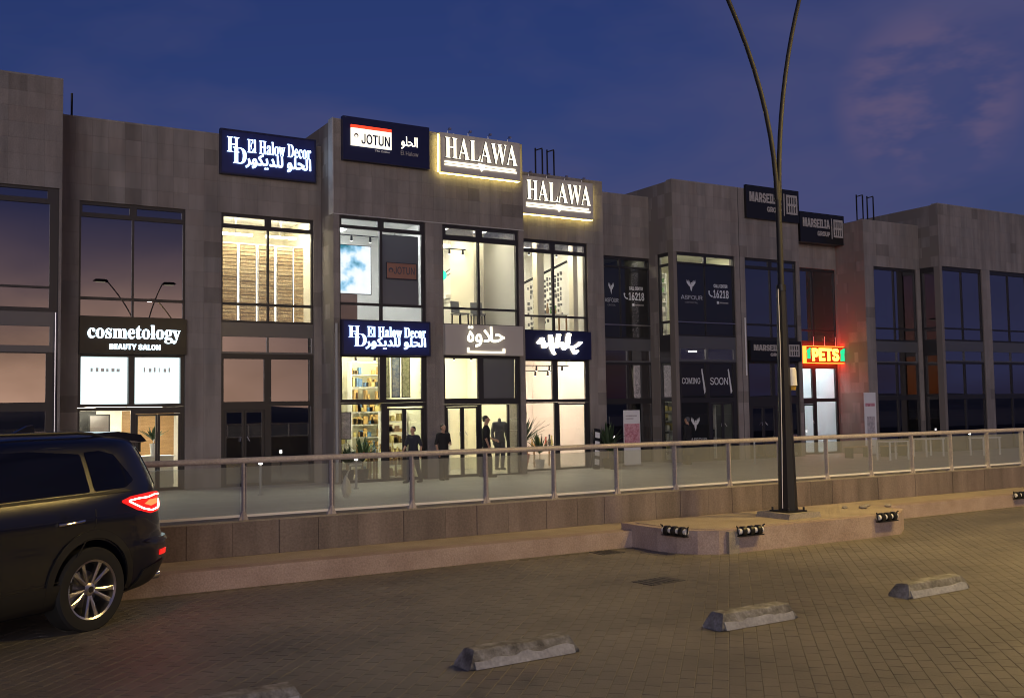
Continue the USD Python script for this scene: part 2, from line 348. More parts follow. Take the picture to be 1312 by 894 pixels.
single = set(inview[:300])
mass = [MB() for _ in PAV]
for p in cells:
    k = rng.choices((0, 1, 2, 3), (4, 4, 3, 2))[0]; h = jit(.0008)
    w, f = paver(p[0], p[1], h)
    if p in single:
        obj('paver', MB().add(w, f), PAV[k], lot)
    else: mass[k].add(w, f)
for k, mb in enumerate(mass): obj('pavers', mb, PAV[k], lot, kind='stuff')

# kerb and pavement in front of the stone wall
obj('kerb', front(Polygon([(-12, -.1), (7.96, -.1), (7.96, .2), (-12, .2)]), 10.3, .22), 'kerb_conc', kind='structure')
obj('kerb', front(Polygon([(11.7, -.1), (48, -.1), (48, .2), (11.7, .2)]), 10.30, .22), 'kerb_conc', kind='structure')
obj('pavement', MB().box(-12, 48, 10.52, 11.2, -.5, .188), 'sand', kind='structure')
isl = Polygon([(7.9, 10.52), (7.9, 9.80), (7.96, 9.5), (8.09, 9.28), (8.30, 9.14), (8.6, 9.10), (10.8, 9.06), (11.5, 9.1), (11.95, 9.4), (12.1, 9.8), (12.15, 10.52)])
t = trimesh.creation.extrude_polygon(isl, .36, engine='earcut'); t.apply_translation((0, 0, -.08))
island = thing('kerbed_island', 'raised concrete kerbed island under the lamp post', 'traffic island', kind='structure'); island.ClearCustomDataByKey('category')
obj('kerb', t, 'kerb_conc', island)
top = isl.buffer(-.13)
t = trimesh.creation.extrude_polygon(top, .02, engine='earcut'); t.apply_translation((0, 0, .268)); obj('top', t, 'sand', island)
obj('plaza', MB().box(-40, 95, 11.62, 52, -1.0, -.45), 'plaza', kind='structure')

# stone clad retaining wall with its coping, each slab a part
wall = thing('retaining_wall', 'low brown stone clad wall carrying the glass railing', 'wall', (0, 0, 0))
obj('core', MB().box(-12, 48, 11.235, 11.6, -.9, .545), 'joint', wall)
x = -3.0
while x < 44:
    w = rng.uniform(.42, .62)
    obj('slab', MB().box(x + .003, x + w - .003, 11.2 + jit(.004), 11.233, .19, .556 + jit(.002)), rng.choices(PINK, (4, 4, 2, 2))[0], wall)
    x += w
obj('coping', MB().box(-12, 48, 11.225, 11.66, .547, .565), 'concrete', wall)

# railing
rail = thing('glass_railing', 'long glass balustrade with round steel handrail along the stone wall', 'railing', (0, 0, 0))
obj('handrail', MB().tube([(-12, 11.37, 1.225), (48, 11.37, 1.225)], .034, 16), 'rail_steel', rail, smooth=40)
posts = [3.27 - 1.04 * k for k in range(1, 9)][::-1] + [3.27 + 1.04 * k for k in range(0, 36)]
for i, x in enumerate(posts):
    p = MB().box(x - .008, x + .008, 11.325, 11.405, .565, 1.20)
    p.tm(front(Polygon([(x - .055, .565), (x + .055, .565), (x + .014, .66), (x - .014, .66)]), 11.335, .06))
    p.box(x - .012, x + .012, 11.352, 11.39, 1.19, 1.205)
    obj('post', p, 'rail_steel', rail)
    if i + 1 < len(posts):
        x1 = posts[i + 1]
        g = obj('glass_panel', MB().box(x + .035, x1 - .035, 11.362, 11.374, .62, 1.155), 'glass_rail', rail)
        obj('bottom_clip', MB().box(x + .04, x1 - .04, 11.352, 11.384, .598, .625), 'white_paint', rail)
        obj('edge_strip', MB().box(x + .027, x + .036, 11.358, 11.378, .60, 1.16), 'steel', rail)

# ------------------------------------------------------------------ the shopping arcade, one shop unit at a time
FLOOR = -.45
def tiles(parent, u0, u1, z0, z1, place, tw=.43, th=.455):
    """Stone slabs over the rectangle u0..u1 x z0..z1; place(u, out, z) turns them into the wall's plane."""
    nu, nz = max(1, round((u1 - u0) / tw)), max(1, round((z1 - z0) / th))
    du, dz = (u1 - u0) / nu, (z1 - z0) / nz
    for j in range(nz):
        for i in range(nu):
            o, e, k = jit(.0012), .0007, .0007
            a, b, c, d2 = u0 + i * du + e, u0 + (i + 1) * du - e, z0 + j * dz + e, z0 + (j + 1) * dz - e
            c0, c1 = o + jit(.0008), o + jit(.0008)
            v = [place(a, -.02, c), place(b, -.02, c), place(b, -.02, d2), place(a, -.02, d2),
                 place(a + k, c0, c + k), place(b - k, c1, c + k), place(b - k, c1, d2 - k), place(a + k, c0, d2 - k)]
            f = [(4, 5, 6), (4, 6, 7)]
            for q in range(4):
                n = (q + 1) % 4; f += [(q, n, 4 + n), (q, 4 + n, 4 + q)]
            obj('tile', (np.array(v), np.array(f)), rng.choices(STONE, (6, 6, 5, 3, 4, 1.3, 2.5))[0], parent)
def face(Y): return lambda u, o, z: (u, Y - o, z)
def left_return(X): return lambda u, o, z: (X - o, -u, z)          # u = -y, so that u runs left to right as seen

def window(unit, name, Y, rect, panes, depth=.10, mat='frame'):
    """A frame over rect (x0, x1, z0, z1) with an opening for every pane (x0, x1, z0, z1, material)."""
    holes = union_all([sbox(p[0], p[2], p[1], p[3]) for p in panes])
    fr = obj(name, front(sbox(rect[0], rect[2], rect[1], rect[3]).difference(holes), Y, depth), mat, unit)
    for p in panes:
        if p[4]: obj('pane', MB().box(p[0] - .008, p[1] + .008, Y + .045, Y + .057, p[2] - .008, p[3] + .008), p[4], fr)
    return fr
def door(unit, Y, x0, x1, z0, z1, glassm, handle=1, fw=.06):
    hole = sbox(x0 + fw, z0 + fw * 1.4, x1 - fw, z1 - fw)
    dr = obj('door', front(sbox(x0, z0, x1, z1).difference(hole), Y + .02, .06), 'frame', unit)
    obj('pane', MB().box(x0 + fw - .006, x1 - fw + .006, Y + .044, Y + .056, z0 + fw * 1.4 - .006, z1 - fw + .006), glassm, dr)
    if handle:
        hx = x1 - .09 if handle > 0 else x0 + .09
        s = -1 if handle > 0 else 1
        pts = [(hx, Y + .02, .25), (hx + s * .05, Y - .05, .38), (hx + s * .085, Y - .07, .65), (hx + s * .05, Y - .05, .92), (hx, Y + .02, 1.05)]
        obj('handle', MB().tube(pts, .014, 8), 'steel', dr, smooth=40)
    return dr
def room(unit, L, R, y0, y1, z0, z1, wallm, floorm='floor_tile', ceilm='white', lights=(), lamp='lamp_warm', back=None, open_l=0):
    obj('interior_floor', MB().box(L, R, y0, y1, z0 - .05, z0), floorm, unit)
    obj('ceiling', MB().box(L, R, y0, y1, z1, z1 + .05), ceilm, unit)
    w = MB().box(L, L + .04, y0 + open_l, y1, z0, z1); w.box(R - .04, R, y0, y1, z0, z1)
    obj('interior_wall', w, wallm, unit)
    obj('interior_wall', MB().box(L + .04, R - .04, y1 - .04, y1, z0, z1), back or wallm, unit)
    for (lx, ly, lw, ll) in lights:
        obj('ceiling_light', MB().box(lx - lw / 2, lx + lw / 2, ly - ll / 2, ly + ll / 2, z1 - .045, z1 - .004), lamp, unit)

def shell(label, Y, L, R, X0, X1, top, head, depth=7.0, mid=(4.16, 4.52), pier_l=True, pier_r=True, side_open=0):
    """The stone shell of a unit: fascia above the window, piers beside it, slab, roof and party walls."""
    u = thing('shop_unit', label, 'shop building', (0, 0, 0), group=None)
    w = MB().box(L, R, Y + .015, Y + .32, head, top - .05)                      # fascia core and parapet
    if X0 > L: w.box(L, X0, Y + .015, Y + .32, FLOOR, head)
    if R > X1: w.box(X1, R, Y + .015, Y + .32, FLOOR, head)
    w.box(L, L + .12, Y + .32, Y + depth, head, top - .05); w.box(L, L + .12, Y + max(.32, side_open), Y + depth, FLOOR, head); w.box(R - .12, R, Y + .32, Y + depth, FLOOR, top - .05)
    w.box(L + .12, R - .12, Y + depth - .2, Y + depth, FLOOR, top - .05)
    obj('wall', w, 'joint', u)
    obj('coping', MB().box(L, R, Y - .004, Y + .34, top - .05, top), STONE[4], u)
    obj('roof', MB().box(L + .12, R - .12, Y + .32, Y + depth - .2, top - 1.15, top - .95), 'roof', u)
    obj('floor_slab', MB().box(L + .12, R - .12, Y + .16, Y + depth - .2, mid[0], mid[1]), 'dim', u)
    tiles(u, L, R, head, top - .05, face(Y))
    if pier_l and X0 - L > .05: tiles(u, L, X0, FLOOR, head, face(Y))
    if pier_r and R - X1 > .05: tiles(u, X1, R, FLOOR, head, face(Y))
    return u

class Z:                                      # the storey heights, which differ by a hand's breadth from step to step
    def __init__(s, k): s.k = k
    def __call__(s, z): return 1.75 + (z - 1.75) * s.k
def upper_panes(z, X0, X1, strip, main, low, mid=None, sw=.1):
    c = mid if mid else (X0 + X1) / 2
    a, b = X0 + .085, X1 - .085
    return [(a, c - sw, z(7.62), z(7.84), strip[0]), (c + sw, b, z(7.62), z(7.84), strip[1]),
            (a - .03, c - .03, z(5.18), z(7.49), main[0]), (c + .03, b + .03, z(5.18), z(7.49), main[1]),
            (a - .03, c - .03, z(4.63), z(5.10), low[0]), (c + .03, b + .03, z(4.63), z(5.10), low[1])]

G, T = 'glass', 'glass_tint'
kA, kF, kP, kD = .9903, .9833, .987, .990

# --- unit at the left edge of the picture (dark)
zB = Z(1.0); YB = 29.62
u0 = shell('dark stone shop unit with wide dusk reflecting panes, nearest the dark car', YB, -.9, 3.57, .3, 3.5, 10.98, 7.94)
tiles(u0, 0, 1.4, FLOOR, 10.9, lambda u, o, z: (3.57 + o, YB + u, z))
window(u0, 'window', YB + .06, (.3, 3.5, 4.57, 7.94), [(.4, 1.75, 7.64, 7.86, T), (1.95, 3.22, 7.64, 7.86, T), (.4, 1.83, 5.26, 7.5, T), (1.89, 3.28, 5.26, 7.5, T), (.4, 1.83, 4.68, 5.2, T), (1.89, 3.28, 4.68, 5.2, T)])
window(u0, 'window', YB + .06, (.3, 3.5, 3.48, 4.565), [(.4, 1.8, 3.66, 4.18, T), (1.9, 3.3, 3.66, 4.18, T)], mat='spandrel')
window(u0, 'window', YB + .06, (.3, 3.5, FLOOR, 3.475), [(.45, 1.7, 2.14, 3.45, T), (1.9, 3.22, 2.14, 3.45, T), (.45, 1.7, -.35, 1.9, T), (1.9, 3.22, -.35, 1.9, T)])
obj('downpipe', MB().tube([(3.44, YB - .03, -.4), (3.44, YB - .03, 4.55)], .022, 8), 'steel', u0)
room(u0, -.75, 3.44, YB + .2, YB + 5, FLOOR + .02, 4.1, 'dim', 'dim', 'dim'); room(u0, -.75, 3.44, YB + .2, YB + 5, 4.56, 8.2, 'dim', 'dim', 'dim')

# --- unit 1: the beauty salon
z = Z(kA); YA = 30.70
S = lambda v: v * kA
u1 = shell('stone shop unit with two glowing white panels above a lit salon', YA, 3.57, S(7.72), S(4.2), S(7.17), 10.30, z(7.94))
window(u1, 'window', YA + .06, (S(4.2), S(7.17), z(4.57), z(7.94)), upper_panes(z, S(4.2), S(7.17), (T, T), (T, T), (T, T), S(5.68)))
window(u1, 'window', YA + .06, (S(4.2), S(7.17), z(2.0), z(4.565)), [(S(4.28), S(5.575), z(2.08), z(3.46), G), (S(5.75), S(7.06), z(2.08), z(3.46), G)])
window(u1, 'window', YA + .06, (S(4.2), S(7.17), FLOOR, z(1.995)), [(S(4.26), S(5.65), -.36, z(1.90), G), (S(5.78), S(7.06), -.445, z(1.80), None)])
door(u1, YA + .04, S(5.785), S(6.40), -.44, z(1.79), G, 1); door(u1, YA + .04, S(6.41), S(7.055), -.44, z(1.79), G, 0)
for a, b in ((4.30, 5.56), (5.765, 7.045)):
    pl = obj('light_panel', MB().box(S(a), S(b), YA + .16, YA + .22, z(2.09), z(3.45)), 'panel_lit', u1)
    x0 = S(a) + .25
    for k in range(6):
        obj('faded_mark', front(sbox(x0 + k * .14, z(3.02), x0 + k * .14 + rng.uniform(.03, .1), z(3.02) + rng.uniform(.09, .14)), YA + .155, .004), 'print_white', pl)
room(u1, S(3.75), S(7.6), YA + .17, YA + 4.6, FLOOR + .02, z(2.02), 'white', 'floor_tile', 'white', [(S(4.7), YA + 1.2, .9, .5), (S(6.3), YA + 1.4, .9, .5), (S(5.2), YA + 3.2, 1.6, .5)], 'lamp_warm')
obj('partition', MB().box(S(5.9), S(7.5), YA + 2.9, YA + 3.0, FLOOR, 1.9), 'wood', u1)
obj('interior_wall', MB().box(S(4.35), S(5.0), YA + 2.0, YA + 2.06, .6, 1.9), 'black', u1)
room(u1, S(3.75), S(7.6), YA + .2, YA + 5, 4.56, 8.2, 'dim', 'dim', 'dim')

# --- unit 2: display boards upstairs, dark below
u2 = shell('stone shop unit with lit sample boards upstairs over a dark door with looped handle', YA, S(7.72), S(11.46), S(8.25), S(11.2), 10.30, z(7.94))
tiles(u2, -YA - .0, -29.62 - .3, 8.0, 10.2, lambda u, o, zz: (S(11.46) + .002 - o, -u, zz)) if False else None
window(u2, 'window', YA + .06, (S(8.25), S(11.2), z(4.57), z(7.94)), upper_panes(z, S(8.25), S(11.2), (G, G), (G, G), (G, G), S(9.73)))
window(u2, 'window', YA + .06, (S(8.25), S(11.2), z(3.60), z(4.565)), [(S(8.3), S(9.69), z(3.66), z(4.13), T), (S(9.75), S(11.15), z(3.66), z(4.13), T)], mat='spandrel')
window(u2, 'window', YA + .06, (S(8.25), S(11.2), FLOOR, z(3.595)), [(S(8.34), S(9.6), z(2.12), z(3.44), T), (S(9.82), S(11.08), z(2.12), z(3.44), T), (S(8.36), S(9.6), -.44, z(1.86), None), (S(9.82), S(11.12), -.38, z(1.97), T)])
door(u2, YA + .05, S(8.37), S(8.97), -.44, z(1.85), T, 1); door(u2, YA + .05, S(8.98), S(9.59), -.44, z(1.85), T, -1)
room(u2, S(7.9), S(11.3), YA + .17, YA + 4.5, FLOOR + .02, 4.1, 'dim', 'dim', 'dim')
room(u2, S(7.9), S(11.3), YA + .17, YA + 3.2, 4.56, 8.02, 'cream', 'floor_tile', 'white', [], 'lamp_warm')
for a, b in ((8.45, 9.5), (9.95, 10.95)):
    t_ = obj('tube_light', MB().bar((S(a), YA + 1.0, 7.42), (S(b), YA + 1.0, 7.42), .11, .06), 'lamp_warm', u2)
    obj('ceiling_light', MB().box(S(a), S(b), YA + .45, YA + .75, 7.96, 8.01), 'lamp_yellow', u2)
    obj('hanger', MB().bar((S((a + b) / 2), YA + 1.0, 7.45), (S((a + b) / 2), YA + 1.0, 8.0), .02), 'steel', u2)

# --- unit 3 and 4: the taller block that steps forward
u3 = shell('tall stone shop unit with a bright screen upstairs and a bright shop below', YB, 11.35, 14.84, 11.55, 14.53, 10.96, 7.94)
obj('lit_edge_trim', MB().box(11.325, 11.355, YB - .025, YB + .34, 7.93, 10.97), 'lit_trim', u3)  # corner band whose sky-lit brightness is put into its pale colour
obj('lit_edge_trim', MB().box(11.358, 14.84, YB - .022, YB + .06, 7.915, 7.945), 'lit_trim', u3)
tiles(u3, -(YB + 3.0), -(YB + .345), 7.94, 10.9, left_return(11.35))
tiles(u3, -(YB + 1.2), -(YB + .32), FLOOR, 7.94, left_return(11.35))
window(u3, 'window', YB + .06, (11.36, 14.53, 4.57, 7.94), [(11.64, 12.87, 7.62, 7.82, G), (13.08, 14.36, 7.62, 7.82, G), (11.6, 12.93, 5.18, 7.52, G), (13.02, 14.42, 5.18, 7.50, G), (11.6, 12.93, 4.63, 5.10, G), (13.02, 14.42, 4.63, 5.10, G)])
window(u3, 'window', YB + .06, (11.36, 14.53, 2.03, 4.565), [(11.63, 12.9, 2.14, 3.47, G), (13.12, 14.38, 2.14, 3.47, G)])
window(u3, 'window', YB + .06, (11.36, 14.53, FLOOR, 2.025), [(11.6, 12.96, -.36, 1.98, G), (13.14, 14.42, -.445, 1.9, None)])
door(u3, YB + .05, 13.15, 13.74, -.44, 1.85, G, 1); door(u3, YB + .05, 13.75, 14.41, -.44, 1.85, G, -1)
obj('downpipe', MB().tube([(11.42, YB - .04, -.4), (11.42, YB - .04, 4.5)], .05, 8), 'grey_paint', u3)
room(u3, 11.5, 14.72, YB + .17, YB + 4.2, FLOOR + .02, 4.12, 'green_wall', 'floor_tile', 'white', [(12.3, YB + .9, 1.0, .35), (13.7, YB + .9, 1.0, .35), (12.3, YB + 2.6, 1.0, .35), (13.7, YB + 2.6, 1.0, .35)], 'lamp_yellow')
room(u3, 11.5, 14.72, YB + .17, YB + 4.2, 4.56, 8.0, 'white', 'floor_tile', 'white', [(12.3, YB + .6, .9, .3), (13.7, YB + .6, .9, .3), (12.2, YB + 2.8, 1.2, .4)], 'lamp_cool')
obj('blind', MB().box(13.05, 14.40, YB + .30, YB + .33, 5.2, 7.46), 'blind', u3)
obj('column', MB().box(11.98, 12.62, YB + 1.2, YB + 1.6, 4.56, 5.75), 'brown', u3)

u4 = shell('tall stone shop unit with pale upstairs showroom over glazed double doors', YB, 14.84, 18.3, 15.15, 18.1, 10.96, 7.94)
obj('lit_edge_trim', MB().box(14.842, 18.3, YB - .022, YB + .06, 7.915, 7.945), 'lit_trim', u4)
tiles(u4, 0, 1.2, FLOOR, 10.9, lambda u, o, zz: (18.3 + o, YB + u, zz))
window(u4, 'window', YB + .06, (15.15, 18.2, 4.57, 7.94), [(15.3, 16.45, 7.58, 7.80, T), (16.7, 17.98, 7.58, 7.80, T), (15.2, 16.50, 5.17, 7.40, G), (16.58, 18.02, 5.17, 7.40, G), (15.2, 16.50, 4.62, 5.10, G), (16.58, 18.02, 4.62, 5.10, G)])
window(u4, 'window', YB + .06, (15.15, 18.2, 1.95, 4.565), [(15.22, 16.46, 2.14, 3.47, G), (16.67, 17.95, 2.14, 3.47, G)])
window(u4, 'window', YB + .06, (15.15, 18.2, FLOOR, 1.945), [(15.24, 16.46, -.445, 1.88, None), (16.58, 17.6, -.40, 1.92, G), (17.66, 18.02, -.40, 1.92, T)])
door(u4, YB + .05, 15.25, 15.845, -.44, 1.87, G, 1); door(u4, YB + .05, 15.855, 16.45, -.44, 1.87, G, -1)
obj('blind', MB().box(16.62, 18.0, YB + .26, YB + .29, 2.1, 3.5), 'blind', u4)
room(u4, 15.0, 18.18, YB + .17, YB + 4.0, FLOOR + .02, 4.12, 'cream', 'floor_tile', 'white', [(15.8, YB + 1.0, .8, .4), (17.1, YB + .8, .8, .4), (16.4, YB + 2.8, 1.5, .4)], 'lamp_yellow')
room(u4, 15.0, 18.18, YB + .17, YB + 6.0, 4.56, 8.0, 'white', 'floor_tile', 'white', [(15.7, YB + 1.1, .35, .35), (17.2, YB + 1.1, .35, .35), (16.3, YB + 2.6, .9, .35), (15.8, YB + 4.4, .9, .35), (17.2, YB + 4.4, .9, .35)], 'lamp_warm')
for k in range(2):
    st = MB(); x0 = 15.9 + k * .9
    for i in range(9): st.box(x0 + i * .24, x0 + (i + 1) * .24, YB + 3.6, YB + 4.4, 5.0 + i * .17 + k * .55, 5.17 + i * .17 + k * .55)
    obj('stair', st, 'white', u4)
    obj('stair_rail', MB().bar((x0, YB + 3.55, 6.0 + k * .55), (x0 + 2.1, YB + 3.55, 7.5 + k * .2), .03), 'black', u4)
obj('interior_wall', MB().box(17.2, 17.6, YB + 1.6, YB + 3.4, 4.56, 7.99), 'cream', u4)
obj('interior_wall', MB().box(15.1, 15.95, YB + 4.9, YB + 5.0, 4.56, 6.4), 'blind', u4)

# --- unit 5: set back again, bright showroom
u5 = shell('stone shop unit right of the tall block, bright stair upstairs and white showroom below', YA, 18.3, S(22.72), S(19.0), S(21.97), 10.30, z(7.94))
window(u5, 'window', YA + .06, (S(19.0), S(21.97), z(4.57), z(7.94)), [(S(19.2), S(20.3), z(7.60), z(7.83), T), (S(20.55), S(21.85), z(7.60), z(7.83), T), (S(19.05), S(20.42), z(5.17), z(7.46), G), (S(20.5), S(21.9), z(5.17), z(7.46), G), (S(19.05), S(20.42), z(4.63), z(5.10), G), (S(20.5), S(21.9), z(4.63), z(5.10), G)])
window(u5, 'window', YA + .06, (S(19.0), S(21.97), z(2.0), z(4.565)), [(S(19.1), S(20.35), z(2.10), z(3.49), G), (S(20.58), S(21.82), z(2.10), z(3.49), G)])
window(u5, 'window', YA + .06, (S(19.0), S(21.97), FLOOR, z(1.995)), [(S(19.06), S(20.42), -.38, z(1.96), G), (S(20.57), S(21.82), -.445, z(1.95), None)])
door(u5, YA + .05, S(20.58), S(21.81), -.44, z(1.94), G, 1, .05)
room(u5, S(18.8), S(22.3), YA + .17, YA + 4.5, FLOOR + .02, 4.12, 'rose', 'floor_tile', 'white', [(S(19.7), YA + 1.0, 1.0, .5), (S(21.2), YA + 1.0, 1.0, .5), (S(20.4), YA + 3.0, 1.6, .5)], 'lamp_warm')
room(u5, S(18.8), S(22.3), YA + .17, YA + 4.5, 4.56, 8.0, 'white', 'floor_tile', 'white', [(S(19.7), YA + .8, 1.0, .4), (S(21.2), YA + .8, 1.0, .4), (S(20.2), YA + 2.6, 1.5, .4)], 'lamp_warm')
obj('stair_rail', MB().bar((S(18.9), YA + 1.7, 5.9), (S(22.2), YA + 1.7, 7.45), .05, .09), 'black', u5)
obj('stair_rail', MB().bar((S(18.9), YA + 2.6, 6.9), (S(20.6), YA + 2.6, 7.8), .04, .08), 'black', u5)
obj('column', MB().box(S(20.1), S(20.4), YA + .6, YA + .9, 4.56, 7.98), 'cream', u5)
obj('column', MB().box(S(21.65), S(21.85), YA + .5, YA + .8, 4.56, 7.98), 'cream', u5)
lat = MB()
for i in range(13):
    for j in range(9):
        x, zz = S(20.55) + i * .125, 4.7 + j * .20 + i * .055
        if rng.random() < .85: lat.box(x, x + rng.uniform(.05, .10), YA + 2.0, YA + 2.03, zz, zz + rng.uniform(.08, .16))
obj('wall_pattern', lat, 'blind', u5)
lat = MB()
for i in range(12):
    for j in range(7):
        x, zz = S(19.05) + i * .095, 4.7 + j * .17 + i * .03
        if rng.random() < .85: lat.box(x, x + rng.uniform(.04, .08), YA + 2.9, YA + 2.93, zz, zz + rng.uniform(.07, .13))
obj('wall_pattern', lat, 'blind', u5)

# --- unit 6: recessed, black film windows with white print
z6 = Z(kF); YF = 32.5; S6 = lambda v: v * kF
u6 = shell('recessed dark stone shop unit with black printed windows left of the corner unit', YF, S(22.72), 26.15, S6(24.15), S6(26.62), z6(10.54), z6(7.94))
def film_window(u, Y, zz, X0, X1, c):
    a, b = X0 + .06, X1 - .06
    fr = window(u, 'window', Y + .06, (X0, X1, zz(4.57), zz(7.94)), [(a, c - .07, zz(7.55), zz(7.82), G), (c + .07, b, zz(7.55), zz(7.82), G), (a, c - .02, zz(5.18), zz(7.48), G), (c + .02, b, zz(5.18), zz(7.48), G), (a, c - .02, zz(4.63), zz(5.10), G), (c + .02, b, zz(4.63), zz(5.10), G)])
    for (p, q) in ((a, c - .02), (c + .02, b)):
        obj('window_film', MB().box(p, q, Y + .118, Y + .124, zz(4.6), zz(5.12)), 'film', u)
        obj('window_film', MB().box(p, q, Y + .118, Y + .124, zz(5.16), zz(7.50)), 'film', u)
    obj('transom_bar', MB().box(X0 + .02, X1 - .02, Y + .03, Y + .058, zz(5.11), zz(5.15)), 'steel', u)
    w1, w2 = (c - .02) - a, b - (c + .02)
    pr = []
    # a rising bird, wings up
    bird = union_all([Polygon([(0, -1), (.22, -.35), (.2, .15), (0, .35), (-.2, .15), (-.22, -.35)]), Polygon([(.1, -.25), (.45, -.05), (.85, .5), (.8, 1.0), (.62, .55), (.55, .95), (.42, .45), (.35, .8), (.15, .15)]),
                      Polygon([(-.1, -.25), (-.45, -.05), (-.85, .5), (-.8, 1.0), (-.62, .55), (-.55, .95), (-.42, .45), (-.35, .8), (-.15, .15)]), Point(.06, .42).buffer(.13), Polygon([(.15, .45), (.32, .38), (.14, .34)])])
    obj('printed_emblem', front(fit(bird, a + w1 * .36, a + w1 * .68, zz(6.38), zz(6.86)), Y + .1125, .005), 'print_white', u)
    obj('printed_name', front(fit(text('ASFOUR', 'sans', 350), a + w1 * .14, a + w1 * .92, zz(6.06), zz(6.22)), Y + .1125, .005), 'print_white', u)
    obj('printed_name', front(fit(text('CRYSTAL', 'sans', 300), a + w1 * .30, a + w1 * .76, zz(5.90), zz(5.97)), Y + .1125, .005), 'sign_letter_grey', u)
    x0 = c + .02
    obj('printed_words', front(fit(text('CALL CENTER', 'sans', 800), x0 + w2 * .32, x0 + w2 * .82, zz(6.60), zz(6.74)), Y + .1125, .005), 'print_white', u)
    obj('printed_number', front(fit(text('16218', 'sans', 750), x0 + w2 * .30, x0 + w2 * .86, zz(6.17), zz(6.50)), Y + .1125, .005), 'print_white', u)
    ph = LineString([(0, 1), (.02, .5), (.25, .15), (.6, 0)]).buffer(.11).union(Point(.02, .95).buffer(.17)).union(Point(.58, .02).buffer(.17))
    obj('printed_telephone', front(fit(ph, x0 + w2 * .12, x0 + w2 * .27, zz(6.20), zz(6.46)), Y + .1125, .005), 'print_white', u)
    obj('printed_line', front(sbox(x0 + w2 * .42, zz(5.93), x0 + w2 * .50, zz(6.04)), Y + .1125, .005), 'print_white', u)
    obj('printed_line', front(union_all([sbox(x0 + w2 * (.53 + .045 * i), zz(5.955), x0 + w2 * (.565 + .045 * i), zz(6.01)) for i in range(7)]), Y + .1125, .005), 'sign_letter_grey', u)
film_window(u6, YF, z6, S6(24.15), S6(26.62), S6(25.1))
def dark_lower(u, Y, zz, X0, X1, gm=T, spm='spandrel', door_at=None):
    c = (X0 + X1) / 2
    window(u, 'window', Y + .06, (X0, X1, zz(3.60), zz(4.565)), [(X0 + .06, c - .03, zz(3.66), zz(4.08), gm), (c + .03, X1 - .06, zz(3.66), zz(4.08), gm)], mat=spm)
    lo = [(X0 + .06, c - .05, zz(2.12), zz(3.50), gm), (c + .05, X1 - .06, zz(2.12), zz(3.50), gm)]
    if door_at is None: lo += [(X0 + .06, c - .05, -.38, zz(1.9), gm), (c + .05, X1 - .06, -.38, zz(1.9), gm)]
    else: lo += [(X0 + .06, c - .05, -.44, zz(1.9), None), (c + .05, X1 - .06, -.38, zz(1.9), gm)]
    window(u, 'window', Y + .06, (X0, X1, FLOOR, zz(3.595)), lo)
    if door_at is not None:
        w = c - .05 - X0 - .06
        door(u, Y + .05, X0 + .065, X0 + .055 + w / 2, -.44, zz(1.89), gm, 1); door(u, Y + .05, X0 + .065 + w / 2, c - .055, -.44, zz(1.89), gm, -1)
dark_lower(u6, YF, z6, S6(24.15), S6(26.62))
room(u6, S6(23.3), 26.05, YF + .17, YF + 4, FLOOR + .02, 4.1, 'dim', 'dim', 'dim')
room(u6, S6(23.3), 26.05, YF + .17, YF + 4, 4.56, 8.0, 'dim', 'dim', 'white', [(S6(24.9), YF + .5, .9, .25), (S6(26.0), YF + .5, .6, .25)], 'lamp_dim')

# --- units 7 and 8: the corner block that steps forward, glazed on its side
z7 = Z(1.0); YC = 31.0
u7 = shell('corner stone shop unit with glazed side and black printed coming soon windows', YC, 26.15, 29.7, 26.33, 29.42, 10.86, 7.94, pier_l=False, side_open=1.02)
obj('corner_frame', MB().box(26.16, 26.325, YC + .02, YC + .16, FLOOR, 7.935), 'frame', u7)
tiles(u7, -(YC + 4.0), -YC - .01, 7.94, 10.8, left_return(26.15))
tiles(u7, -(YF - .0), -(YC + 1.02), FLOOR, 7.94, left_return(26.15), .5)
sf = side(sbox(YC + .02, FLOOR, YC + 1.0, 7.93).difference(union_all([sbox(YC + .14, a, YC + .88, b) for a, b in ((7.5, 7.8), (5.2, 7.4), (4.64, 5.1), (2.15, 3.5), (-.35, 2.02))])), 26.17, .09)
fr = obj('side_window', sf, 'frame', u7)
for a, b in ((7.5, 7.8), (5.2, 7.4), (4.64, 5.1), (2.15, 3.5), (-.35, 2.02)):
    obj('pane', MB().box(26.205, 26.217, YC + .132, YC + .888, a - .008, b + .008), G, fr)
film_window(u7, YC, z7, 26.33, 29.42, 27.85)
window(u7, 'window', YC + .06, (26.33, 29.42, 3.55, 4.565), [(26.45, 27.78, 3.64, 4.07, T), (27.9, 29.3, 3.64, 4.07, T)], mat='spandrel')
window(u7, 'window', YC + .06, (26.33, 29.42, FLOOR, 3.545), [(26.47, 27.75, 2.1, 3.47, G), (27.94, 29.24, 2.1, 3.47, G), (26.43, 27.86, -.38, 1.9, G), (28.0, 29.2, -.445, 1.9, None)])
door(u7, YC + .05, 28.01, 28.60, -.44, 1.89, G, 1); door(u7, YC + .05, 28.61, 29.19, -.44, 1.89, G, -1)
obj('window_film', MB().box(26.46, 27.76, YC + .118, YC + .124, 2.08, 3.49), 'film', u7)
obj('window_film', MB().box(27.93, 29.25, YC + .118, YC + .124, 2.08, 3.49), 'film', u7)
obj('window_film', MB().box(26.42, 27.87, YC + .118, YC + .124, -.40, 1.92), 'film', u7)
obj('printed_words', front(fit(text('COMING', 'sans', 450), 26.54, 27.48, 2.66, 2.90), YC + .1125, .005), 'print_white', u7)
obj('printed_words', front(fit(text('SOON', 'sans', 450), 28.02, 28.98, 2.62, 2.92), YC + .1125, .005), 'print_white', u7)
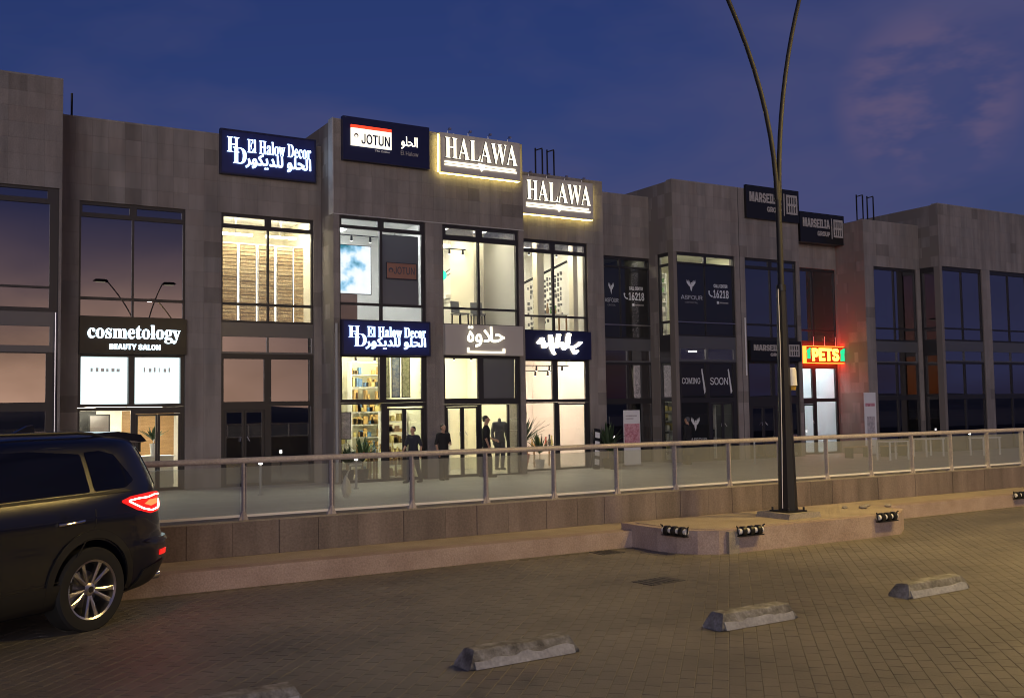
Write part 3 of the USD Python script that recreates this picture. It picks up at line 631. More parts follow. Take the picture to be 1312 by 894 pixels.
for x in (27.55, 28.98):
    obj('printed_stroke', front(Polygon([(x, 3.25), (x + .06, 3.27), (x + .22, 2.35), (x + .14, 2.25)]), YC + .1125, .005), 'print_white', u7)
bird = union_all([Polygon([(0, -1), (.22, -.35), (.2, .15), (0, .35), (-.2, .15), (-.22, -.35)]), Polygon([(.1, -.25), (.45, -.05), (.85, .5), (.8, 1.0), (.62, .55), (.55, .95), (.42, .45), (.35, .8), (.15, .15)]),
                  Polygon([(-.1, -.25), (-.45, -.05), (-.85, .5), (-.8, 1.0), (-.62, .55), (-.55, .95), (-.42, .45), (-.35, .8), (-.15, .15)]), Point(.06, .42).buffer(.13)])
obj('printed_emblem', front(fit(bird, 26.95, 27.4, .78, 1.33), YC + .1125, .005), 'print_white', u7)
obj('printed_name', front(fit(text('ASFOUR', 'sans', 350), 26.92, 27.75, .32, .50), YC + .1125, .005), 'print_white', u7)
room(u7, 26.32, 29.58, YC + .17, YC + 4, FLOOR + .02, 4.1, 'dim', 'dim', 'dim', [(26.75, YC + .9, .4, .5), (28.6, YC + 1.8, .3, .2)], 'lamp_yellow', open_l=.95)
room(u7, 26.32, 29.58, YC + .17, YC + 4, 4.56, 8.0, 'green_wall', 'floor_tile', 'white', [(26.9, YC + .6, .7, .3), (28.3, YC + .6, .8, .25)], 'lamp_yellow', open_l=.95)

u8 = shell('stone shop unit behind the lamp post with dark reflecting panes and unlit signs', YC, 29.7, 33.2, 30.0, 33.0, 10.86, 7.94)
tiles(u8, 0, .7, FLOOR, 10.8, lambda u, o, zz: (33.2 + o, YC + u, zz))
obj('joint_strip', MB().box(29.69, 29.71, YC - .006, YC + .01, FLOOR, 10.86), 'black', u8)
window(u8, 'window', YC + .06, (30.0, 33.0, 4.57, 7.94), upper_panes(z7, 30.0, 33.0, (T, T), (T, T), (T, T), 31.5))
window(u8, 'window', YC + .06, (30.0, 33.0, FLOOR, 4.565), [(30.12, 31.4, 2.12, 3.5, T), (31.6, 32.9, 2.12, 3.5, T), (30.2, 31.55, -.445, 1.7, None), (31.7, 32.9, -.38, 1.8, T)])
door(u8, YC + .05, 30.21, 30.87, -.44, 1.69, T, 1); door(u8, YC + .05, 30.88, 31.54, -.44, 1.69, T, -1)
obj('downpipe', MB().tube([(29.88, YC - .04, 3.0), (29.88, YC - .04, 5.4)], .03, 8), 'white_paint', u8)
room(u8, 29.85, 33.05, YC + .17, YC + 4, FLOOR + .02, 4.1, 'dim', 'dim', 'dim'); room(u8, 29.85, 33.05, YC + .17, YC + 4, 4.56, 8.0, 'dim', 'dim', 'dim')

# --- unit 9: the pet shop, recessed
z9 = Z(kP); YP = 31.8; S9 = lambda v: v * kP
u9 = shell('narrow recessed stone shop unit with red lit sign over white lit shop', YP, 33.2, 36.4, S9(34.0), 36.35, z9(10.35), z9(7.94), pier_r=False)
window(u9, 'window', YP + .06, (S9(34.0), 36.35, z9(4.57), z9(7.94)), [(S9(34.1), S9(35.3), z9(5.15), z9(7.8), T), (S9(35.4), 36.3, z9(5.15), z9(7.8), T), (S9(34.1), S9(35.3), z9(4.63), z9(5.08), T), (S9(35.4), 36.3, z9(4.63), z9(5.08), T)])
window(u9, 'window', YP + .06, (S9(34.0), 36.35, FLOOR, z9(4.565)), [(S9(34.1), S9(35.17), z9(2.05), z9(3.38), G), (S9(35.4), S9(36.68), z9(2.03), z9(3.38), G), (S9(34.55), S9(35.27), -.445, z9(1.78), None), (S9(35.4), S9(36.72), -.36, z9(1.88), G)])
door(u9, YP + .05, S9(34.56), S9(35.26), -.44, z9(1.77), G, 1)
room(u9, S9(33.8), 36.3, YP + .17, YP + 3.6, FLOOR + .02, 4.1, 'cool_wall', 'floor_tile', 'white', [(S9(34.8), YP + .9, .6, .4), (S9(36.1), YP + .9, .6, .4), (S9(35.4), YP + 2.4, 1.2, .4)], 'lamp_cool')
room(u9, S9(33.8), 36.3, YP + .17, YP + 3.6, 4.56, 8.0, 'dim', 'dim', 'dim')

# --- unit 10 to 13: dark units at the right
zD = Z(kD); YD = 30.2
u10 = shell('dark stone shop unit whose side wall glows orange beside the red lit sign', YD, 36.4, 40.15, 37.0, 39.9, 9.95, zD(7.94))
tiles(u10, -(YD + 2.0), -YD - .01, FLOOR, 9.9, left_return(36.4), .45)
window(u10, 'window', YD + .06, (37.0, 39.9, 4.55, zD(7.94)), [(37.08, 38.38, 5.15, 7.75, T), (38.44, 39.82, 5.15, 7.75, T), (37.08, 38.38, 4.62, 5.08, T), (38.44, 39.82, 4.62, 5.08, T)])
dark_lower(u10, YD, zD, 37.0, 39.9)
YE = 29.12
u11 = shell('dark stone shop unit stepping forward at the right with dark glazed side', YE, 40.15, 43.5, 40.33, 43.2, 10.82, 7.94, pier_l=False, side_open=1.08)
obj('corner_frame', MB().box(40.16, 40.325, YE + .02, YE + .16, FLOOR, 7.935), 'frame', u11)
tiles(u11, -(YE + 4.5), -YE - .01, 7.94, 10.76, left_return(40.15))
sf = side(sbox(YE + .02, FLOOR, YE + 1.06, 7.93).difference(union_all([sbox(YE + .14, a, YE + .95, b) for a, b in ((5.2, 7.7), (4.64, 5.1), (2.15, 3.9), (-.35, 2.02))])), 40.17, .09)
fr = obj('side_window', sf, 'frame', u11)
for a, b in ((5.2, 7.7), (4.64, 5.1), (2.15, 3.9), (-.35, 2.02)):
    obj('pane', MB().box(40.205, 40.217, YE + .132, YE + .958, a - .008, b + .008), T, fr)
u12 = shell('dark stone shop unit at the right edge of the picture', YE, 43.5, 47.2, 43.82, 46.8, 10.82, 7.94)
for u, a, b in ((u11, 40.33, 43.2), (u12, 43.82, 46.8)):
    c = (a + b) / 2
    window(u, 'window', YE + .06, (a, b, 4.55, 7.94), [(a + .06, c - .03, 5.15, 7.75, T), (c + .03, b - .06, 5.15, 7.75, T), (a + .06, c - .03, 4.62, 5.08, T), (c + .03, b - .06, 4.62, 5.08, T)])
    dark_lower(u, YE, z7, a, b)
for u, a, b, y in ((u10, 36.55, 40.02, YD), (u11, 40.32, 43.38, YE), (u12, 43.65, 47.05, YE)):
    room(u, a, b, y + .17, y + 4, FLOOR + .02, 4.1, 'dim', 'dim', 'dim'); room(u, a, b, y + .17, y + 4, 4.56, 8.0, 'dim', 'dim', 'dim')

# ------------------------------------------------------------------ signs
def monogram():
    return union_all([fit(text('H', 'serif'), 0, .62, .42, 1.0), fit(text('D', 'serif'), .30, 1.0, 0, .62)])
DECOR_AR = '\uFEAE\uFEEE\uFEDC\uFEF3\uFEAA\uFEE0\uFEDF \uFEEE\uFEE0\uFEA4\uFEDF\uFE8D'
def decor_sign(label, Y, x0, x1, z0, z1):
    s = thing('shop_sign', label, 'sign')
    w, h = x1 - x0, z1 - z0
    p = obj('panel', MB().box(x0, x1, Y - .16, Y - .012, z0, z1), 'navy_lit', s)
    e = MB()
    for a in ((x0 - .02, x1 + .02, z0 - .025, z0 + .02), (x0 - .02, x1 + .02, z1 - .02, z1 + .025)): e.box(a[0], a[1], Y - .185, Y - .012, a[2], a[3])
    for a in ((x0 - .022, x0 + .02), (x1 - .02, x1 + .022)): e.box(a[0], a[1], Y - .187, Y - .012, z0 + .021, z1 - .021)
    obj('edge', e, 'navy', s)
    obj('monogram', front(fit(monogram(), x0 + .06 * w, x0 + .26 * w, z0 + .24 * h, z0 + .84 * h), Y - .20, .03), 'letter_blue', s)
    obj('lettering', front(fit(text('El Halow Decor', 'serif'), x0 + .27 * w, x0 + .95 * w, z0 + .52 * h, z0 + .83 * h).buffer(.001), Y - .20, .03), 'letter_blue', s)
    obj('lettering', front(fit(text(DECOR_AR, 'arabic', 700), x0 + .25 * w, x0 + .95 * w, z0 + .16 * h, z0 + .52 * h).buffer(.001), Y - .20, .03), 'letter_blue', s)
    return s
decor_sign('navy roof sign with white glowing letters over the sample board window', YA, S(8.19), S(11.21), z(9.15), z(10.5))
decor_sign('navy sign with white glowing letters between storeys under the bright screen', YB, 11.58, 14.56, 3.54, 4.6)

s = thing('shop_sign', 'black beauty salon sign with white glowing rounded letters over two lit panels', 'sign')
obj('panel', MB().box(S(4.22), S(7.19), YA - .10, YA + .05, z(3.53), z(4.59)), 'sign_black', s)
obj('lettering', front(fit(text('cosmetology', 'serif'), S(4.43), S(7.0), z(3.86), z(4.38)).buffer(.005), YA - .14, .03), 'letter_cool', s)
obj('lettering', front(fit(text('BEAUTY SALON', 'sans', 900), S(5.02), S(6.43), z(3.66), z(3.82)), YA - .14, .03), 'letter_cool', s)

s = thing('shop_sign', 'navy roof sign with a small lit white and red box beside white Arabic letters', 'sign')
obj('panel', MB().box(11.61, 14.61, YB - .20, YB - .012, 9.64, 11.02), 'navy', s)
obj('light_box', MB().box(11.86, 13.24, YB - .25, YB - .201, 10.10, 10.66), 'jotun_lit', s)
obj('light_box_top', MB().box(11.86, 13.24, YB - .25, YB - .201, 10.662, 10.76), 'jotun_red', s)
obj('lettering', front(fit(text('JOTUN', 'sans', 560), 12.2, 13.17, 10.18, 10.50), YB - .275, .022), 'navy', s)
obj('emblem', front(Point(12.03, 10.42).buffer(.07).difference(Point(12.03, 10.40).buffer(.045)), YB - .258, .008), 'brown', s)
obj('lettering', front(fit(text('The Colour', 'sans', 600), 12.68, 13.2, 9.99, 10.05), YB - .208, .008), 'print_white', s)
obj('lettering', front(fit(text('\uFEEE\uFEE0\uFEA4\uFEDF\uFE8D', 'arabic', 450), 13.60, 14.18, 10.20, 10.62), YB - .215, .015), 'letter_cream', s)
obj('lettering', front(fit(text('El Halow', 'sans', 400), 13.58, 14.20, 9.99, 10.13), YB - .215, .015), 'sign_letter_grey', s)

def halo_sign(label, Y, x0, x1, z0, z1):
    s = thing('shop_sign', label, 'sign')
    w, h = x1 - x0, z1 - z0
    obj('panel', MB().box(x0, x1, Y - .22, Y - .12, z0, z1), 'sign_grey', s)
    for a in ((x0 + .03, x1 - .03, z0 - .035, z0 - .005), (x0 - .045, x0 - .012, z0, z1 - .05), (x1 + .012, x1 + .04, z0, z1 - .05)):
        obj('light_strip', MB().box(a[0], a[1], Y - .13, Y - .09, a[2], a[3]), 'strip_yellow', s)
    obj('bracket', MB().box(x0 + .2, x1 - .2, Y - .118, Y - .012, z0 + .3, z1 - .3), 'black', s)
    tx = fit(text('HALAWA', 'serif').buffer(-1.1), x0 + .05 * w, x1 - .05 * w, z0 + .36 * h, z0 + .90 * h)
    for g in tx.geoms:
        obj('letter', front(g, Y - .29, .028), 'letter_cream', s); obj('letter_side', front(g.buffer(.008), Y - .262, .042), 'black', s)
    for (b, c, hh) in ((.05, .93, .27), (.05, .95, .20)):
        obj('underline', front(sbox(x0 + b * w, z0 + (hh - .02) * h, x0 + c * w, z0 + (hh + .018) * h), Y - .25, .03), 'letter_cream', s)
    obj('flourish', front(Polygon([(x0 + .46 * w, z0 + .32 * h), (x0 + .5 * w, z0 + .12 * h), (x0 + .53 * w, z0 + .18 * h), (x0 + .55 * w, z0 + .30 * h)]), Y - .252, .03), 'letter_cream', s)
    for i in range(4):
        x = x0 + w * (.1 + .25 * i)
        sp = obj('spot_arm', MB().tube([(x, Y - .17, z1), (x, Y - .17, z1 + .10), (x, Y - .3, z1 + .13)], .012, 6), 'steel', s)
        obj('spot_head', MB().box(x - .04, x + .04, Y - .36, Y - .28, z1 + .09, z1 + .15), 'steel', sp)
    return s
halo_sign('upper grey sign with cream glowing capitals and yellow light spilling round it', YB, 15.0, 18.08, 9.60, 10.92)
halo_sign('lower grey roof sign with cream glowing capitals right of the tall block', YA, S(19.0), S(22.13), z(8.82), z(10.2))

s = thing('shop_sign', 'grey sign with one glowing Arabic word over the double doors', 'sign')
obj('panel', MB().box(15.13, 18.12, YB - .16, YB + .05, 3.57, 4.58), 'sign_grey', s)
obj('lettering', front(fit(text('\uFE93\uFEED\uFEFC\uFEA3', 'arabic', 600), 15.92, 17.35, 3.83, 4.54), YB - .22, .035), 'letter_cream', s)
obj('lettering_side', front(fit(text('\uFE93\uFEED\uFEFC\uFEA3', 'arabic', 600), 15.92, 17.35, 3.83, 4.54).buffer(.012), YB - .185, .02), 'black', s)
obj('underline', front(sbox(15.95, 3.65, 17.38, 3.70).union(sbox(15.95, 3.65, 16.0, 3.82)).union(sbox(17.3, 3.66, 17.38, 3.8)), YB - .2, .035), 'letter_cream', s)

s = thing('shop_sign', 'navy sign with dazzling yellow white script over the white showroom', 'sign')
obj('panel', MB().box(S(19.02), S(21.98), YA - .12, YA + .05, z(3.55), z(4.59)), 'navy', s)
scr = []
for pts, wd in [([(0, .55), (.08, .75), (.12, .35), (.2, .5), (.3, .45)], .05), ([(.28, .9), (.3, .3), (.42, .4), (.48, .95)], .05), ([(.45, .4), (.55, .55), (.6, .3), (.68, .45), (.72, .98)], .055), ([(.7, .4), (.82, .35), (.95, .5), (1.0, .6)], .05), ([(.30, .28), (.36, .05)], .04), ([(.80, .3), (.86, .08), (.92, .2)], .04)]:
    scr.append(LineString(pts).buffer(wd))
obj('lettering', front(fit(union_all(scr), S(19.55), S(21.55), z(3.72), z(4.52)), YA - .17, .035), 'letter_hot', s)

def black_sign(label, Y, x0, x1, z0, z1, d=.14):
    s = thing('shop_sign', label, 'sign')
    w, h = x1 - x0, z1 - z0
    obj('panel', MB().box(x0, x1, Y - d, Y - .012, z0, z1), 'sign_black', s)
    obj('lettering', front(fit(text('MARSEILIA', 'sans', 850), x0 + .06 * w, x0 + .66 * w, z0 + .50 * h, z0 + .80 * h), Y - d - .02, .02), 'sign_letter_grey', s)
    obj('lettering', front(fit(text('GROUP', 'sans', 800), x0 + .38 * w, x0 + .66 * w, z0 + .24 * h, z0 + .40 * h), Y - d - .02, .02), 'sign_letter_grey', s)
    obj('divider', front(sbox(x0 + .70 * w, z0 + .18 * h, x0 + .715 * w, z0 + .86 * h), Y - d - .02, .02), 'sign_letter_grey', s)
    em = sbox(x0 + .75 * w, z0 + .24 * h, x0 + .96 * w, z0 + .84 * h)
    slots = union_all([sbox(x0 + (.775 + .045 * i) * w, z0 + (.30 + .27 * j) * h, x0 + (.80 + .045 * i) * w, z0 + (.50 + .27 * j) * h) for i in range(4) for j in range(2)])
    obj('emblem', front(em.difference(slots), Y - d - .02, .02), 'sign_letter_grey', s)
black_sign('black unlit roof sign with grey capitals behind the lamp post', YC, 30.05, 33.15, 9.60, 11.0)
black_sign('second black unlit roof sign, lower and half hidden, over the pet shop', YP, S9(34.1), S9(36.95), z9(9.02), z9(10.38), .5)
black_sign('small black unlit sign between storeys beside the lamp post', YC, 30.05, 33.0, 3.60, 4.46)

s = thing('shop_sign', 'lit pet shop sign with yellow letters, red glow and green ends', 'sign')
a0, a1, c0, c1 = S9(34.42), S9(36.9), z9(3.60), z9(4.38)
obj('panel', MB().box(a0, a1, YP - .30, YP - .1, c0, c1), 'pets_red', s)
obj('face', MB().box(a0 + .03, a1 - .03, YP - .32, YP - .302, c0 + .03, c1 - .03), 'pets_back', s)
obj('lettering', front(fit(text('PETS', 'sans', 900), a0 + .34, a1 - .42, c0 + .10, c1 - .10), YP - .37, .045), 'pets_yellow', s)
obj('green_figure', front(union_all([Point(a0 + .12, c0 + .52).buffer(.1), Polygon([(a0 + .04, c0 + .2), (a0 + .22, c0 + .2), (a0 + .2, c0 + .5), (a0 + .06, c0 + .5)]), Point(a0 + .2, c0 + .64).buffer(.05)]), YP - .36, .035), 'pets_green', s)
obj('green_figure', front(union_all([Point(a1 - .17, c0 + .5).buffer(.13), Polygon([(a1 - .3, c0 + .1), (a1 - .04, c0 + .1), (a1 - .08, c0 + .5), (a1 - .26, c0 + .5)]), Point(a1 - .08, c0 + .62).buffer(.06)]), YP - .36, .035), 'pets_green', s)
for i in range(3):
    x = a0 + .55 + i * .7
    obj('rod', MB().tube([(x, YP - .25, c1), (x, YP - .25, c1 + .42)], .016, 6), 'white_paint', s)

# ------------------------------------------------------------------ roof frames
def roof_frame(label, x, y, z0, w, h):
    s = thing('roof_frame', label, 'steel frame', (x, y, z0))
    for k in range(2):
        xx = k * w * .62
        for j in range(2): obj('upright', MB().bar((xx + j * w * .36, 0, 0), (xx + j * w * .36, 0, h), .045), 'post_grey', s)
        for zz in (h * .5, h - .03): obj('cross_bar', MB().bar((xx, 0, zz - .06), (xx + w * .36, 0, zz + .06), .045), 'post_grey', s)
    return s
roof_frame('open steel frame standing on the roof behind the lower cream sign', 20.3, 31.9, 9.3, .85, 2.3)
roof_frame('open steel frame standing on the roof above the orange lit wall', 37.0, 31.0, 9.0, 1.15, 2.25)
s = thing('roof_mast', 'short thin dark mast on the roof at the left block', 'mast', (3.98, 31.1, 9.3)); obj('pole', MB().tube([(0, 0, 0), (0, 0, 1.75)], .03, 8), 'post_grey', s); obj('base', MB().box(-.1, .1, -.1, .1, -.1, .04), 'post_grey', s)

# ------------------------------------------------------------------ people
def hull(parts):
    return manifold3d.Manifold.batch_hull(parts)
def ball(p, r, n=14): return manifold3d.Manifold.sphere(float(r), n).translate([float(c) for c in p])
def ell(p, r, n=20): return manifold3d.Manifold.sphere(1.0, n).scale([float(c) for c in r]).translate([float(c) for c in p])
def bone(a, ra, b, rb): return hull([ball(a, ra), ball(b, rb)])
def solid(ms, length=.03, it=6):
    mm = manifold3d.Manifold.batch_boolean(ms, manifold3d.OpType.Add).refine_to_length(length).to_mesh()
    t = trimesh.Trimesh(mm.vert_properties[:, :3], mm.tri_verts, process=True)
    trimesh.smoothing.filter_taubin(t, iterations=it); return t
def person(label, loc, rot, arms, top, legs, stride=.0, hair='hair', long_hair=False, cover=None, long_coat=False, name='person', headless=False, bare=True, height=1.72):
    """Faces -y before turning. arms: for each side the elbow and wrist."""
    k = height / 1.72
    P = lambda *a: tuple(c * k for c in a)
    t = thing(name, label, 'mannequin' if headless else 'person', loc, rot)
    hip = [(-.09, 0, .90), (.09, 0, .90)]
    knee = [(-.10, -.5 * stride - .03, .48), (.10, .5 * stride - .02, .48)]
    ank = [(-.10, -stride + .02, .09), (.10, stride + .03, .09)]
    sh = [(-.185, .0, 1.40), (.185, 0, 1.40)]
    def body(grow, lo, hi):
        """Bones between heights, each radius grown: the same bones serve body and clothes."""
        ms = []
        if hi > 1.0:
            ms.append(hull([ell(P(0, 0, .95), P(.155 + grow, .105 + grow, .08)), ell(P(0, .01, 1.13), P(.135 + grow, .095 + grow, .08))]))
            ms.append(hull([ell(P(0, .01, 1.13), P(.135 + grow, .095 + grow, .08)), ell(P(0, .01, 1.32), P(.165 + grow, .105 + grow, .09)), ball(P(*sh[0]), (.052 + grow) * k), ball(P(*sh[1]), (.052 + grow) * k)]))
        if lo < .8:
            for s_ in (0, 1):
                ms += [bone(P(*hip[s_]), (.085 + grow) * k, P(*knee[s_]), (.058 + grow) * k), bone(P(*knee[s_]), (.058 + grow) * k, P(*ank[s_]), (.040 + grow) * k)]
            ms.append(hull([ell(P(0, 0, .92), P(.15 + grow, .105 + grow, .09)), ell(P(0, 0, 1.0), P(.145 + grow, .10 + grow, .05))]))
        return ms
    ms = body(0, 0, 2)
    for s_ in (0, 1):
        e, w_ = arms[s_]
        ms += [bone(P(*sh[s_]), .050 * k, P(*e), .040 * k), bone(P(*e), .038 * k, P(*w_), .026 * k)]
        w0 = np.array(w_); dr = w0 - np.array(e); dr /= np.linalg.norm(dr)
        sd = np.cross(dr, (0, 1.0, 0)); sd /= np.linalg.norm(sd) + 1e-9; nn = np.cross(sd, dr)
        palm = w0 + dr * .09
        ms.append(hull([ball(P(*(w0 + dr * .015)), .024 * k), ball(P(*(palm + nn * .03)), .014 * k), ball(P(*(palm - nn * .03)), .014 * k)]))
        for q in range(4):
            b0 = palm + nn * (.03 - .02 * q); L = (.070, .080, .076, .058)[q]
            m_ = b0 + dr * L * .55 + sd * .006; e_ = m_ + (dr * .8 + sd * .5) * L * .5
            ms += [bone(P(*b0), .0105 * k, P(*m_), .0095 * k), bone(P(*m_), .0095 * k, P(*e_), .008 * k)]
        th = w0 + dr * .035 + nn * .03
        ms.append(bone(P(*th), .012 * k, P(*(th + dr * .05 + nn * .03)), .0095 * k))
        ms.append(hull([ball(P(ank[s_][0], ank[s_][1] + .02, .05), .045 * k), ball(P(ank[s_][0], ank[s_][1] - .15, .03), .03 * k)]))
    ms.append(bone(P(0, .01, 1.40), .058 * k, P(0, -.005, 1.53), .052 * k))
    if not headless:
        ms += [hull([ell(P(0, -.005, 1.635), P(.073, .092, .085)), ball(P(0, -.05, 1.55), .042 * k)]), hull([ball(P(0, -.095, 1.635), .009 * k), ball(P(0, -.112, 1.602), .013 * k), ball(P(0, -.09, 1.60), .016 * k)]),
               ell(P(-.075, .0, 1.62), P(.012, .022, .034)), ell(P(.075, .0, 1.62), P(.012, .022, .034)), ell(P(0, -.093, 1.563), P(.024, .008, .007))]
    obj('body', solid(ms, .035, 5), 'skin' if bare else top, t, smooth=True)
    tops = body(.018, .9, 2)
    for s_ in (0, 1):
        e, w_ = arms[s_]; tops.append(bone(P(*sh[s_]), .066 * k, P(*e), .054 * k))
        if long_coat or headless: tops.append(bone(P(*e), .054 * k, P(*w_), .040 * k))
    if long_coat: tops.append(hull([ell(P(0, 0, .95), P(.18, .13, .06)), ell(P(0, .02, .35), P(.24, .2, .05))]))
    else: tops.append(hull([ell(P(0, 0, .98), P(.172, .125, .04)), ell(P(0, 0, .86), P(.175, .13, .03))]))
    obj('shirt', solid(tops, .04, 5), top, t, smooth=True)
    obj('trousers', solid(body(.020, 0, .9), .04, 5), legs, t, smooth=True)
    sh_ = []
    for s_ in (0, 1): sh_.append(hull([ball(P(ank[s_][0], ank[s_][1] + .03, .045), .052 * k), ball(P(ank[s_][0], ank[s_][1] - .16, .034), .037 * k)]))
    obj('shoes', solid(sh_, .03, 3), 'shoe', t, smooth=True)
    if not headless:
        h = [hull([ell(P(0, .02, 1.665), P(.080, .090, .075)), ell(P(0, .045, 1.60), P(.072, .06, .05))])]
        if long_hair: h.append(hull([ell(P(0, .055, 1.62), P(.082, .05, .06)), ell(P(0, .085, 1.36), P(.10, .04, .06))]))
        obj('hair', solid(h, .03, 3), cover or hair, t, smooth=True)
    return t
down = [((-.25, .03, 1.13), (-.25, -.06, .88)), ((.25, .03, 1.13), (.25, -.06, .88))]
person('person in black walking past the bright shop below the navy sign', (13.5, 28.55, FLOOR), -62, [((-.23, -.08, 1.13), (-.20, -.24, .98)), ((.24, .10, 1.14), (.25, .04, .90))], 'cloth_navy', 'cloth_jean', .22)
p2 = person('person in black standing against the pier beside the double doors', (14.70, 28.85, FLOOR), 8, [((-.25, .03, 1.13), (-.24, -.06, .88)), ((.26, .02, 1.14), (.12, -.20, 1.12))], 'cloth_black', 'cloth_black', .03, height=1.76)
person('dark clothed person in the doorway right of the double doors', (16.44, 29.15, FLOOR), 62, [((-.25, .03, 1.13), (-.24, -.06, .88)), ((.26, .02, 1.14), (.15, -.22, 1.05))], 'cloth_black', 'cloth_black', .12, height=2.0)
person('headless shop mannequin in a grey suit in the yellow display window', (17.50, 30.1, -.30), 0, down, 'cloth_grey', 'cloth_grey', .0, headless=True, bare=False, name='mannequin', height=1.92)
person('person in long black clothes before the black film window', (25.70, 29.9, FLOOR), 205, down, 'cloth_black', 'cloth_black', .08, cover='cloth_grey', long_coat=True, height=1.8)

# ------------------------------------------------------------------ things on the plaza and in the shops
def banner(label, loc, w, h, rot, parts):
    s = thing('banner_stand', label, 'banner', loc, rot)
    obj('base', MB().box(-w / 2, w / 2, -.12, .12, 0, .07), 'steel', s)
    obj('pole', MB().tube([(0, .05, .07), (0, .05, h)], .012, 6), 'steel', s)
    obj('sheet', MB().box(-w / 2, w / 2, -.008, .008, .07, h), 'white_paint', s)
    for (a, b, c, d_, mt) in parts: obj('print', MB().box(a * w, b * w, -.013, -.0085, c * h, d_ * h), mt, s)
    return s
M['pink_print'] = mottled('pink_print', (.42, .10, .14), (.75, .45, .48), 9, .5)
M['grey_print'] = mottled('grey_print', (.30, .28, .28), (.62, .55, .55), 9, .5)
banner('white and pink roll up banner before the dark recessed shop', (23.5, 30.5, FLOOR), .78, 2.1, 0, [(-.46, .46, .36, .76, 'pink_print'), (-.36, .1, .84, .86, 'grey_print'), (-.36, .3, .89, .91, 'grey_print')])
banner('tall pale roll up banner on the pier beside the orange lit wall', (35.35, 29.3, FLOOR), .74, 2.68, 0, [(-.3, .36, .30, .62, 'grey_print'), (-.4, .4, .78, .83, 'pink_print')])
s = thing('pavement_sign', 'narrow leaning board with white patches beside the white showroom', 'sign board', (21.6, 30.0, FLOOR), 0)
obj('board', MB().bar((-.14, 0, 0), (.10, .25, 1.45), .30, .03, (0, 1, 0)), 'black', s)
for k in range(4): obj('print', MB().bar((-.12 + k * .055, -.025 + k * .055, .16 + k * .32), (-.12 + k * .055 + .035, -.025 + k * .055 + .035, .16 + k * .32 + .2), .2, .012, (0, 1, 0)), 'print_white', s)
obj('strut', MB().bar((.1, .26, 1.4), (.05, .6, 0), .03), 'black', s)

def potted(label, loc, h, r, n, leafm, potm, long=True, seed=1):
    R_ = random.Random(seed)
    s = thing('potted_plant', label, 'plant', loc)
    prof = np.array([(0, 0), (r * .62, 0), (r * .85, .34), (r * .95, .36), (r * .8, .36), (r * .78, .31), (0, .31)])
    obj('pot', trimesh.creation.revolve(prof, sections=20), potm, s, smooth=40)
    obj('soil', trimesh.creation.cylinder(r * .76, .02, sections=16, transform=trimesh.transformations.translation_matrix((0, 0, .312))), 'soil', s)
    st = MB()
    for k in range(n):
        az, up, L = R_.uniform(0, 6.28), R_.uniform(.15, 1.15), h * R_.uniform(.45, .75)
        pts = []
        for q in range(5):
            u_ = q / 4
            rr = L * u_ * math.sin(up) * (1 if long else .7); zz = .32 + R_.uniform(0, .02) + L * (u_ * math.cos(up * .8) - .25 * u_ * u_ * math.sin(up)) + (h - .32) * .28
            pts.append((rr * math.cos(az), rr * math.sin(az), zz))
        pts = np.array(pts); sd = np.array((-math.sin(az), math.cos(az), 0))
        wd = (np.array((.012, .035, .045, .03, .002)) * (1 if long else 1.4))[:, None]
        v = np.vstack([pts - sd * wd, pts + sd * wd, pts + np.array((0, 0, -.012))]); f = []
        for q in range(4): f += [(q, q + 1, 10 + q), (10 + q, q + 1, 11 + q), (5 + q, 10 + q, 6 + q), (10 + q, 11 + q, 6 + q)]
        st.add(v, f)
    obj('leaves', st, leafm, s, kind='stuff')
    obj('stem', MB().tube([(0, 0, .3), (.01, .01, .32 + (h - .32) * .3)], .02, 6), 'wood', s)
    return s
potted('bushy plant in a pink pot inside the white showroom window', (18.95, 30.95, -.2), 1.75, .30, 46, 'plant_b', 'pot', seed=2)
potted('smaller leafy plant behind the pane of the white showroom', (19.75, 31.1, -.43), 1.2, .22, 36, 'plant', 'white_paint', seed=3)
potted('dark shrub in a black pot before the pier right of the white showroom', (22.15, 30.2, FLOOR), 1.55, .26, 60, 'plant_b', 'black', False, seed=4)
potted('low dark shrub beside the leaning sign board', (21.9, 29.5, FLOOR), .9, .22, 40, 'plant_b', 'black', False, seed=5)
potted('green plant inside the bright shop beside its glass door', (12.55, 30.3, -.43), 1.3, .24, 40, 'plant', 'black', seed=6)
potted('low spreading plant at the bright shop left corner', (12.0, 30.15, -.43), .95, .24, 44, 'plant_b', 'black', False, seed=7)
potted('small bright plant on the salon floor by its doors', (6.35, 31.4, .55), .75, .12, 26, 'plant', 'white_paint', seed=8)

# furniture of the lit shops
s = thing('reception_desk', 'white reception desk inside the salon behind the doors', 'desk', (6.1, 31.6, -.43))
obj('top', MB().box(-.85, .85, -.3, .3, .94, .98), 'white', s); obj('front_panel', MB().box(-.82, .82, -.28, -.24, 0, .94), 'cream', s); obj('side_panel', MB().box(-.82, -.78, -.23, .28, 0, .94), 'cream', s); obj('side_panel', MB().box(.78, .82, -.23, .28, 0, .94), 'cream', s)
s = thing('monitor', 'black flat screen on the salon reception desk', 'screen', (5.72, 31.55, .55))
obj('screen', MB().box(-.3, .3, -.02, .02, .12, .55), 'black', s); obj('stand', MB().box(-.05, .05, -.01, .05, 0, .12), 'black', s); obj('foot', MB().box(-.15, .15, -.08, .08, 0, .012), 'black', s)
s = thing('salon_mirror', 'tall mirror with black frame on the salon wall', 'mirror', (5.0, 32.4, .3)); obj('frame', front(sbox(-.3, 0, .3, 1.5).difference(sbox(-.26, .04, .26, 1.46)), 0, .05), 'black', s); obj('glass', MB().box(-.262, .262, .02, .03, .038, 1.462), 'steel', s)

